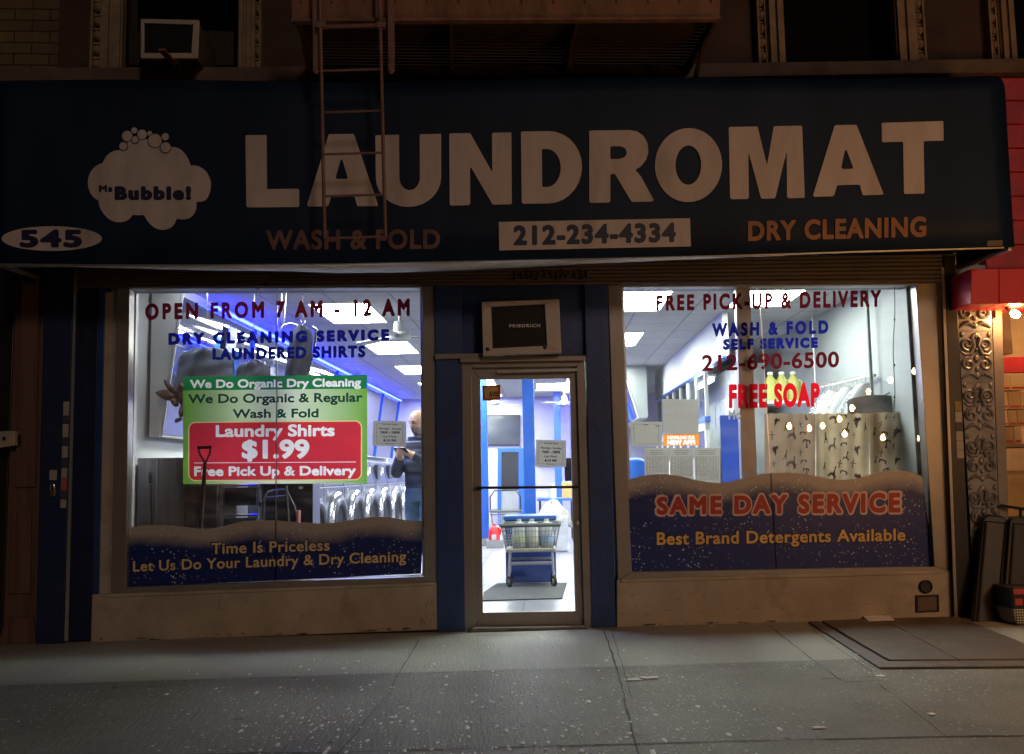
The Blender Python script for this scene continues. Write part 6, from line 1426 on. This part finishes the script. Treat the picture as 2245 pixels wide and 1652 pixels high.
cells = [('bird', 0, 0), ('dial', 34, -26), ('arch', -22, 22), ('tower', 20, 14), ('cross', 52, 8), ('pin', 66, -10), ('arch', 60, -34), ('cross', -8, -30), ('pin', 40, 24)]
for gx_ in range(-1, 5):
    for gy_ in range(0, 4):
        for nm, dx, dy in cells:
            x = 1702+gx_*88+dx+rnd.uniform(-3, 3); y = 922+gy_*62+dy+(gx_ % 2)*24
            if y < 912 or y > 1080 or not any(a+7 < x < c-7 for a, c, _ in panels): continue
            s_ = rnd.uniform(.75, 1.1)*(1 if nm != 'dial' else 1.15); ra_ = rnd.uniform(-.35, .35); fx = rnd.choice((1, 1, -1)); ca_, sa_ = math.cos(ra_), math.sin(ra_); tgt = ma if nm == 'dial' else mk
            tgt.add([cpt(x+fx*(px*ca_-py*sa_)*s_, max(908, y-(px*sa_+py*ca_)*s_), .006) for px, py in shapes[nm]], [tuple(range(len(shapes[nm])))])
mk.build('dark_motifs', motif_m, cu); ma.build('taupe_motifs', arc_m, cu)
# pole, rail, hangers and plastic covered garments
rail = thing('hanging_rail', 'white garment rail on a dark floor to ceiling pole in the curtain window', 'rail', P(1921, 1040, .9))
pa, pb = P(1905, 630, .85), P(1922, 1040, .85)
m = MB(); m.tube([Vector((pb.x, .85, CEZ)), Vector((pb.x, .85, FLZ))], .016, 10); m.build('pole', M('dark_grey_pole', (.13, .15, .14), .4, metal=.5), rail, smooth=True)
ra, rb2 = P(1918, 822, .85), P(1788, 852, 2.4)
m = MB(); m.tube([ra, rb2], .014, 8); m.tube([rb2, Vector((rb2.x, rb2.y, CEZ))], .008, 6); m.build('rail_bar', whiteplastic, rail, smooth=True)
m = MB(); rnd = random.Random(6)
for k in range(14):
    p = ra.lerp(rb2, .05+.068*k); m.tube([p+Vector((.018*math.cos(a_), 0, .012+.02*math.sin(a_))) for a_ in np.linspace(-.6, 3.6, 8)]+[p+Vector((-.012, 0, -.05))], .004, 5)
m.build('hanger_hooks', M('grey_wire', (.4, .4, .38), .4, metal=.5), rail, smooth=True)
pf_ = film('clear_plastic_cover', (.75, .8, .8), .74, .1)
for k, (f, lab, cmat) in enumerate(((.16, 'clear plastic covered white shirt nearest the pole on the garment rail', M('white_shirt', (.7, .7, .68), .8)), (.42, 'clear plastic covered pale garment in the middle of the garment rail', M('pale_shirt', (.6, .62, .6), .8)), (.70, 'clear plastic covered garment at the far end of the garment rail', M('cream_shirt', (.62, .58, .48), .8)))):
    p = ra.lerp(rb2, f); t = thing('covered_garment', lab, 'garment', p+Vector((0, 0, -.9)), group='plastic covered garments on the rail')
    def gf(u, v, s_=1, dd=0):
        w_ = (.06+.24*min(1, max(0, v*3.0))**.7)*s_; sgn = math.cos(u*2*math.pi); return p+Vector((w_*sgn*.9, .05*s_*math.sin(u*2*math.pi)+.012*math.sin(u*30+k)*v, -.06-.80*v))
    m = MB(); m.grid(lambda u, v: gf(u, v, .8), 28, 10); m.build('shirt', cmat, t, smooth=True); m = MB(); m.grid(lambda u, v: gf(u, v, 1.05), 40, 12); m.build('plastic_cover', pf_, t, smooth=True)
t = thing('covered_garment', 'black garment under a big clear plastic dome at the right of the curtain window', 'garment', P(1925, 910, .6))
c = P(1925, 905, .62); m = MB()
m.grid(lambda u, v: c+Vector((.27*math.cos(math.pi*u)*-1*(1-.0*v), -.05*math.sin(math.pi*u)*.5+.01*math.sin(u*25), .13*(1-v)+(-.35)*v+.05*math.sin(math.pi*u)-.02)), 20, 6); m.build('dark_cloth', blackcloth, t, smooth=True, solid=.02)
m = MB(); m.grid(lambda u, v: c+Vector((-.30*math.cos(math.pi*u), -.09+.03*math.sin(u*19)*v, .02+(.26*max(0, math.sin(math.pi*u))**.6)*(1-v)-.35*v)), 40, 10); m.build('plastic_cover', pf_, t, smooth=True)
m = MB(); m.tube([c+Vector((-.02, 0, .12)), c+Vector((.16, 0, .20)), c+Vector((.2, 0, .16))], .006, 6); m.build('hanger', darkplastic, t, smooth=True)
# yellow jugs on a high shelf
hs = thing('high_shelf', 'white bracket shelf holding yellow jugs behind the red soap letters', 'shelf', P(1716, 880, 2.9))
v = 2.9; u0, z0_ = uz(1680, 879, v); u1, _ = uz(1756, 879, v)
MB(I).box(u0-.02, UR, v-.05, v+.35, z0_-.03, z0_).build('board', whiteplastic, hs)
for k, px in enumerate((1692, 1717, 1742)):
    u, _ = uz(px, 850, v+.05); t = thing('yellow_jug', ('yellow soap jug at the left of the high shelf', 'yellow soap jug in the middle of the high shelf', 'yellow soap jug at the right of the high shelf')[k], 'jug', I(u, v+.1, z0_), group='yellow jugs on the high shelf')
    MB(I).lathe([(.002, 0), (.078, 0), (.082, .02), (.08, .19), (.05, .255), (.03, .285), (.03, .3), (.002, .302)], (u, v+.1, z0_+.001), (0, 0, 1), 14).build('body', T('yellow_soap', (.50, .50, .17), .4), t, smooth=True)
    MB(I).lathe([(.002, .3), (.034, .302), (.032, .33), (.002, .332)], (u, v+.1, z0_+.001), (0, 0, 1), 12).build('cap', whiteplastic, t, smooth=True)
    MB(I).tube([(u+.02, v+.08, z0_+.25), (u+.085, v+.07, z0_+.22), (u+.088, v+.07, z0_+.13)], .009, 7).build('handle', T('yellow_soap_handle', (.75, .70, .14), .4), t, smooth=True)
wr = MB(); wr.tube([P(1912, 628, .3), P(1914, 700, .3), P(1925, 800, .3), P(1935, 905, .3)], .003, 5)
# wire on the curtain window
wr = MB(); wr.tube([P(1960+2*math.sin(i), 625+30*i, .09) for i in range(10)], .0035, 5)
for yy in (700, 800, 870): wr.ball(P(1961, yy, .088), (.008, .008, .012), 8, 6)
tag(wr.build('light_wire', darkplastic, smooth=True), 'thin dark wire hanging down the inside of the curtain window', 'wire')
wr = MB(); wr.tube([P(340, 655, .12), P(339.5, 760, .12), P(338, 860, .12)], .003, 5)
# blue chair and bits low at the left of the curtain window
ch = thing('blue_chair', 'blue plastic chair back low at the left of the curtain window', 'chair', P(1405, 1045, 2.2))
u, z = uz(1395, 1045, 2.2); m = MB(I); m.grid(lambda a, b_: (u-.14+.28*a, 2.2+.05*math.sin(math.pi*a), z-.1+.30*b_-.06*b_*(2*a-1)**2), 10, 8); m.build('backrest', blue_paint, ch, smooth=True, solid=.015)
m = MB(I); m.box(u-.16, u+.16, 2.0, 2.24, .50, .54); m.build('seat', blue_paint, ch, bev=.01)
for sx in (-.13, .13):
    for vv in (2.03, 2.2): m = MB(I); m.tube([(u+sx, vv, FLZ), (u+sx, vv, .5 if vv < 2.1 else z)], .012, 8); m.build('leg', chrome, ch)

# ------------------------------------------------------------------ the man with the phone
def make_person():
    yq = 2.25; top = P(917, 899, yq); s = (top.z-FLZ)/1.80
    base = Vector((P(921, 1000, yq).x, yq, FLZ)); t = thing('person', 'bald man in dark padded jacket and jeans holding a phone', 'person', base)
    Fd = Vector((-.55, -.835, 0)); Ld = Vector((.835, -.55, 0))
    def L(f, l, z): return (Fd*f+Ld*l)*s+Vector((0, 0, z*s))
    m = MB()
    def limb(pts, rs, n=12):
        m.tube(pts, [r*s for r in rs], n)
        for p, r in zip(pts, rs): m.ball(p, r*s*.995, 12, 8)
    # legs
    for sd, ff in ((1, .03), (-1, -.05)):
        limb([L(ff*.3, sd*.10, .92), L(ff+.02, sd*.11, .50), L(ff-.02, sd*.115, .10)], [.095, .066, .050]); limb([L(ff-.05, sd*.115, .055), L(ff+.10, sd*.13, .045), L(ff+.17, sd*.135, .035)], [.048, .045, .033])
        limb([L(ff+.0, sd*.112, .38), L(ff-.025, sd*.114, .25)], [.064, .056])
    # torso with a padded jacket
    for z, rx, ry in ((.93, .165, .125), (1.02, .17, .135), (1.12, .17, .135), (1.22, .178, .14), (1.32, .19, .14), (1.41, .19, .13), (1.47, .15, .10)):
        c = L(.0 if z < 1.3 else -.01, 0, z); k = 20
        vs = [c+(Ld*rx*math.cos(2*math.pi*i/k)+Fd*ry*math.sin(2*math.pi*i/k))*s+Vector((0, 0, dz)) for dz in (-.062*s, .062*s) for i in range(k)]
        m.add(vs, [tuple(range(k))[::-1], tuple(range(k, 2*k))]+[(i, (i+1) % k, k+(i+1) % k, k+i) for i in range(k)])
    m.tube([L(-.01, 0, 1.46), L(.0, 0, 1.515), L(.01, 0, 1.545)], [.12*s, .088*s, .08*s], 16)          # collar
    limb([L(0, 0, 1.48), L(.02, 0, 1.60)], [.06, .058])
    # arms: both bent, phone held before the chest
    for sd, el, wr in ((1, L(.06, .25, 1.17), L(.25, .06, 1.345)), (-1, L(.08, -.24, 1.17), L(.25, -.07, 1.335))):
        limb([L(-.01, sd*.185, 1.425), el], [.082, .068]); limb([el, wr.lerp(el, .12)], [.066, .048])
        limb([wr.lerp(el, .1), wr], [.036, .030])
        palm = wr+L(.055, -sd*.03, .025); limb([wr, palm], [.030, .034])
        for q in range(4):
            b0 = palm+L(.02, -sd*(.005+.004*q), .03-.021*q); m_ = b0+L(.035, -sd*.03, .002); e_ = b0+L(.022, -sd*(.062-.006*abs(q-1)), .004); limb([b0, m_, e_], [.0115, .0105, .009], 8)
        b0 = palm+L(-.005, -sd*.012, .03); limb([b0, b0+L(.02, -sd*.018, .035), b0+L(.04, -sd*.03, .045)], [.013, .012, .010], 8)
    # head, turned a little to the left of the picture and down
    hc = L(.035, 0, 1.675); hf = Vector((-.74, -.65, -.20)).normalized(); hl = Vector((.65, -.74, 0)).normalized(); hu = hl.cross(hf)*-1
    if hu.z < 0: hu = -hu
    def Hd(f, l, u): return hc+(hf*f+hl*l+hu*u)*s
    def ell(c, rf, rl, ru):
        k, q = 18, 12; vs = []; fs = []
        for j in range(q+1):
            th = math.pi*j/q
            for i in range(k): a = 2*math.pi*i/k; vs.append(c+(hf*rf*math.sin(th)*math.cos(a)+hl*rl*math.sin(th)*math.sin(a)+hu*ru*math.cos(th))*s)
        fs = [(j*k+i, j*k+(i+1) % k, (j+1)*k+(i+1) % k, (j+1)*k+i) for j in range(q) for i in range(k)]; m.add(vs, fs)
    ell(Hd(-.01, 0, .03), .098, .078, .092); ell(Hd(.022, 0, -.035), .070, .062, .082); ell(Hd(.052, 0, -.082), .036, .042, .032)
    ell(Hd(.085, 0, -.012), .020, .014, .030); ell(Hd(.098, 0, -.028), .016, .017, .013); ell(Hd(.072, 0, .022), .022, .055, .014); ell(Hd(.078, 0, -.062), .014, .028, .012)
    for sd in (1, -1): ell(Hd(-.012, sd*.078, -.012), .020, .010, .034)
    me = bpy.data.meshes.new('body'); me.from_pydata([tuple(p) for p in m.v], [], m.f)
    ob = bpy.data.objects.new('body', me); COL.objects.link(ob)
    md = ob.modifiers.new('r', 'REMESH'); md.mode = 'VOXEL'; md.voxel_size = .0075*s; sm = ob.modifiers.new('s', 'SMOOTH'); sm.iterations = 5; sm.factor = .5
    dg = bpy.context.evaluated_depsgraph_get(); dg.update(); m2 = bpy.data.meshes.new_from_object(ob.evaluated_get(dg)); ob.modifiers.clear(); ob.data = m2; bpy.data.meshes.remove(me)
    jk = M('dark_padded_jacket', (.03, .04, .07), .5, ns=5, amp=.3); nt = jk.node_tree; b = nt.nodes['Principled BSDF']
    tc = nt.nodes.new('ShaderNodeTexCoord'); wv_ = nt.nodes.new('ShaderNodeTexWave'); wv_.bands_direction = 'Z'; wv_.inputs['Scale'].default_value = 3.6; wv_.inputs['Distortion'].default_value = 1.5
    nt.links.new(tc.outputs['Object'], wv_.inputs[0]); bp = nt.nodes.new('ShaderNodeBump'); bp.inputs['Strength'].default_value = .16; bp.inputs['Distance'].default_value = .03; nt.links.new(wv_.outputs[1], bp.inputs['Height']); nt.links.new(bp.outputs[0], b.inputs['Normal'])
    mats = [M('skin', (.52, .32, .23), .45, ns=9, amp=.08), jk, M('washed_jeans', (.10, .19, .27), .8, ns=7, amp=.35, bump=.4, bs=14), M('dark_shoes', (.02, .02, .022), .5), M('stubble_skin', (.22, .15, .12), .6, ns=40, amp=.3)]
    for x in mats: m2.materials.append(x)
    for p in m2.polygons:
        p.use_smooth = True; c = p.center; z = c.z/s; hx = c-hc; f_ = hx.dot(hf)/s; u_ = hx.dot(hu)/s; l_ = abs(hx.dot(hl))/s
        fw = c.dot(Fd)/s
        if z < .085: k = 3
        elif z < 1.00 and fw < .2: k = 2
        elif hx.length < .135*s and z > 1.545: k = 4 if (u_ < -.045 and f_ > .0) or (f_ < .02 and -.03 < u_ < .03 and l_ > .055 and f_ < -.02) else 0
        elif (c-L(.30, .0, 1.375)).length < .125*s: k = 0
        else: k = 1
        p.material_index = k
    ob.parent = t; ob.location = (0, 0, 0)
    e = MB()
    for sd in (1, -1): e.ball(Hd(.082, sd*.030, .004), (.010*s, .010*s, .008*s), 8, 6)
    e.build('eyes', darkplastic, t, smooth=True, local=True)
    e = MB()
    for sd in (1, -1): e.bar(Hd(.092, sd*.014, .026), Hd(.078, sd*.050, .026), .008*s, .007*s)
    e.build('eyebrows', M('dark_hair', (.03, .02, .015), .8), t, local=True)
    ph = thing('mobile_phone', 'dark phone held in the hands of the man', 'phone', base+L(.33, .0, 1.38))
    pc = base+L(.335, .005, 1.385); e = MB(); ax, up = Ld, (Vector((0, 0, 1))*.7+Fd*.7).normalized(); nrm = ax.cross(up)
    c = [pc+ax*(a*.075*s)+up*(b*.036*s) for a, b in ((-1, -1), (1, -1), (1, 1), (-1, 1))]
    e.prism(c, nrm*.009*s); e.build('case', darkplastic, ph, bev=.002)
make_person()
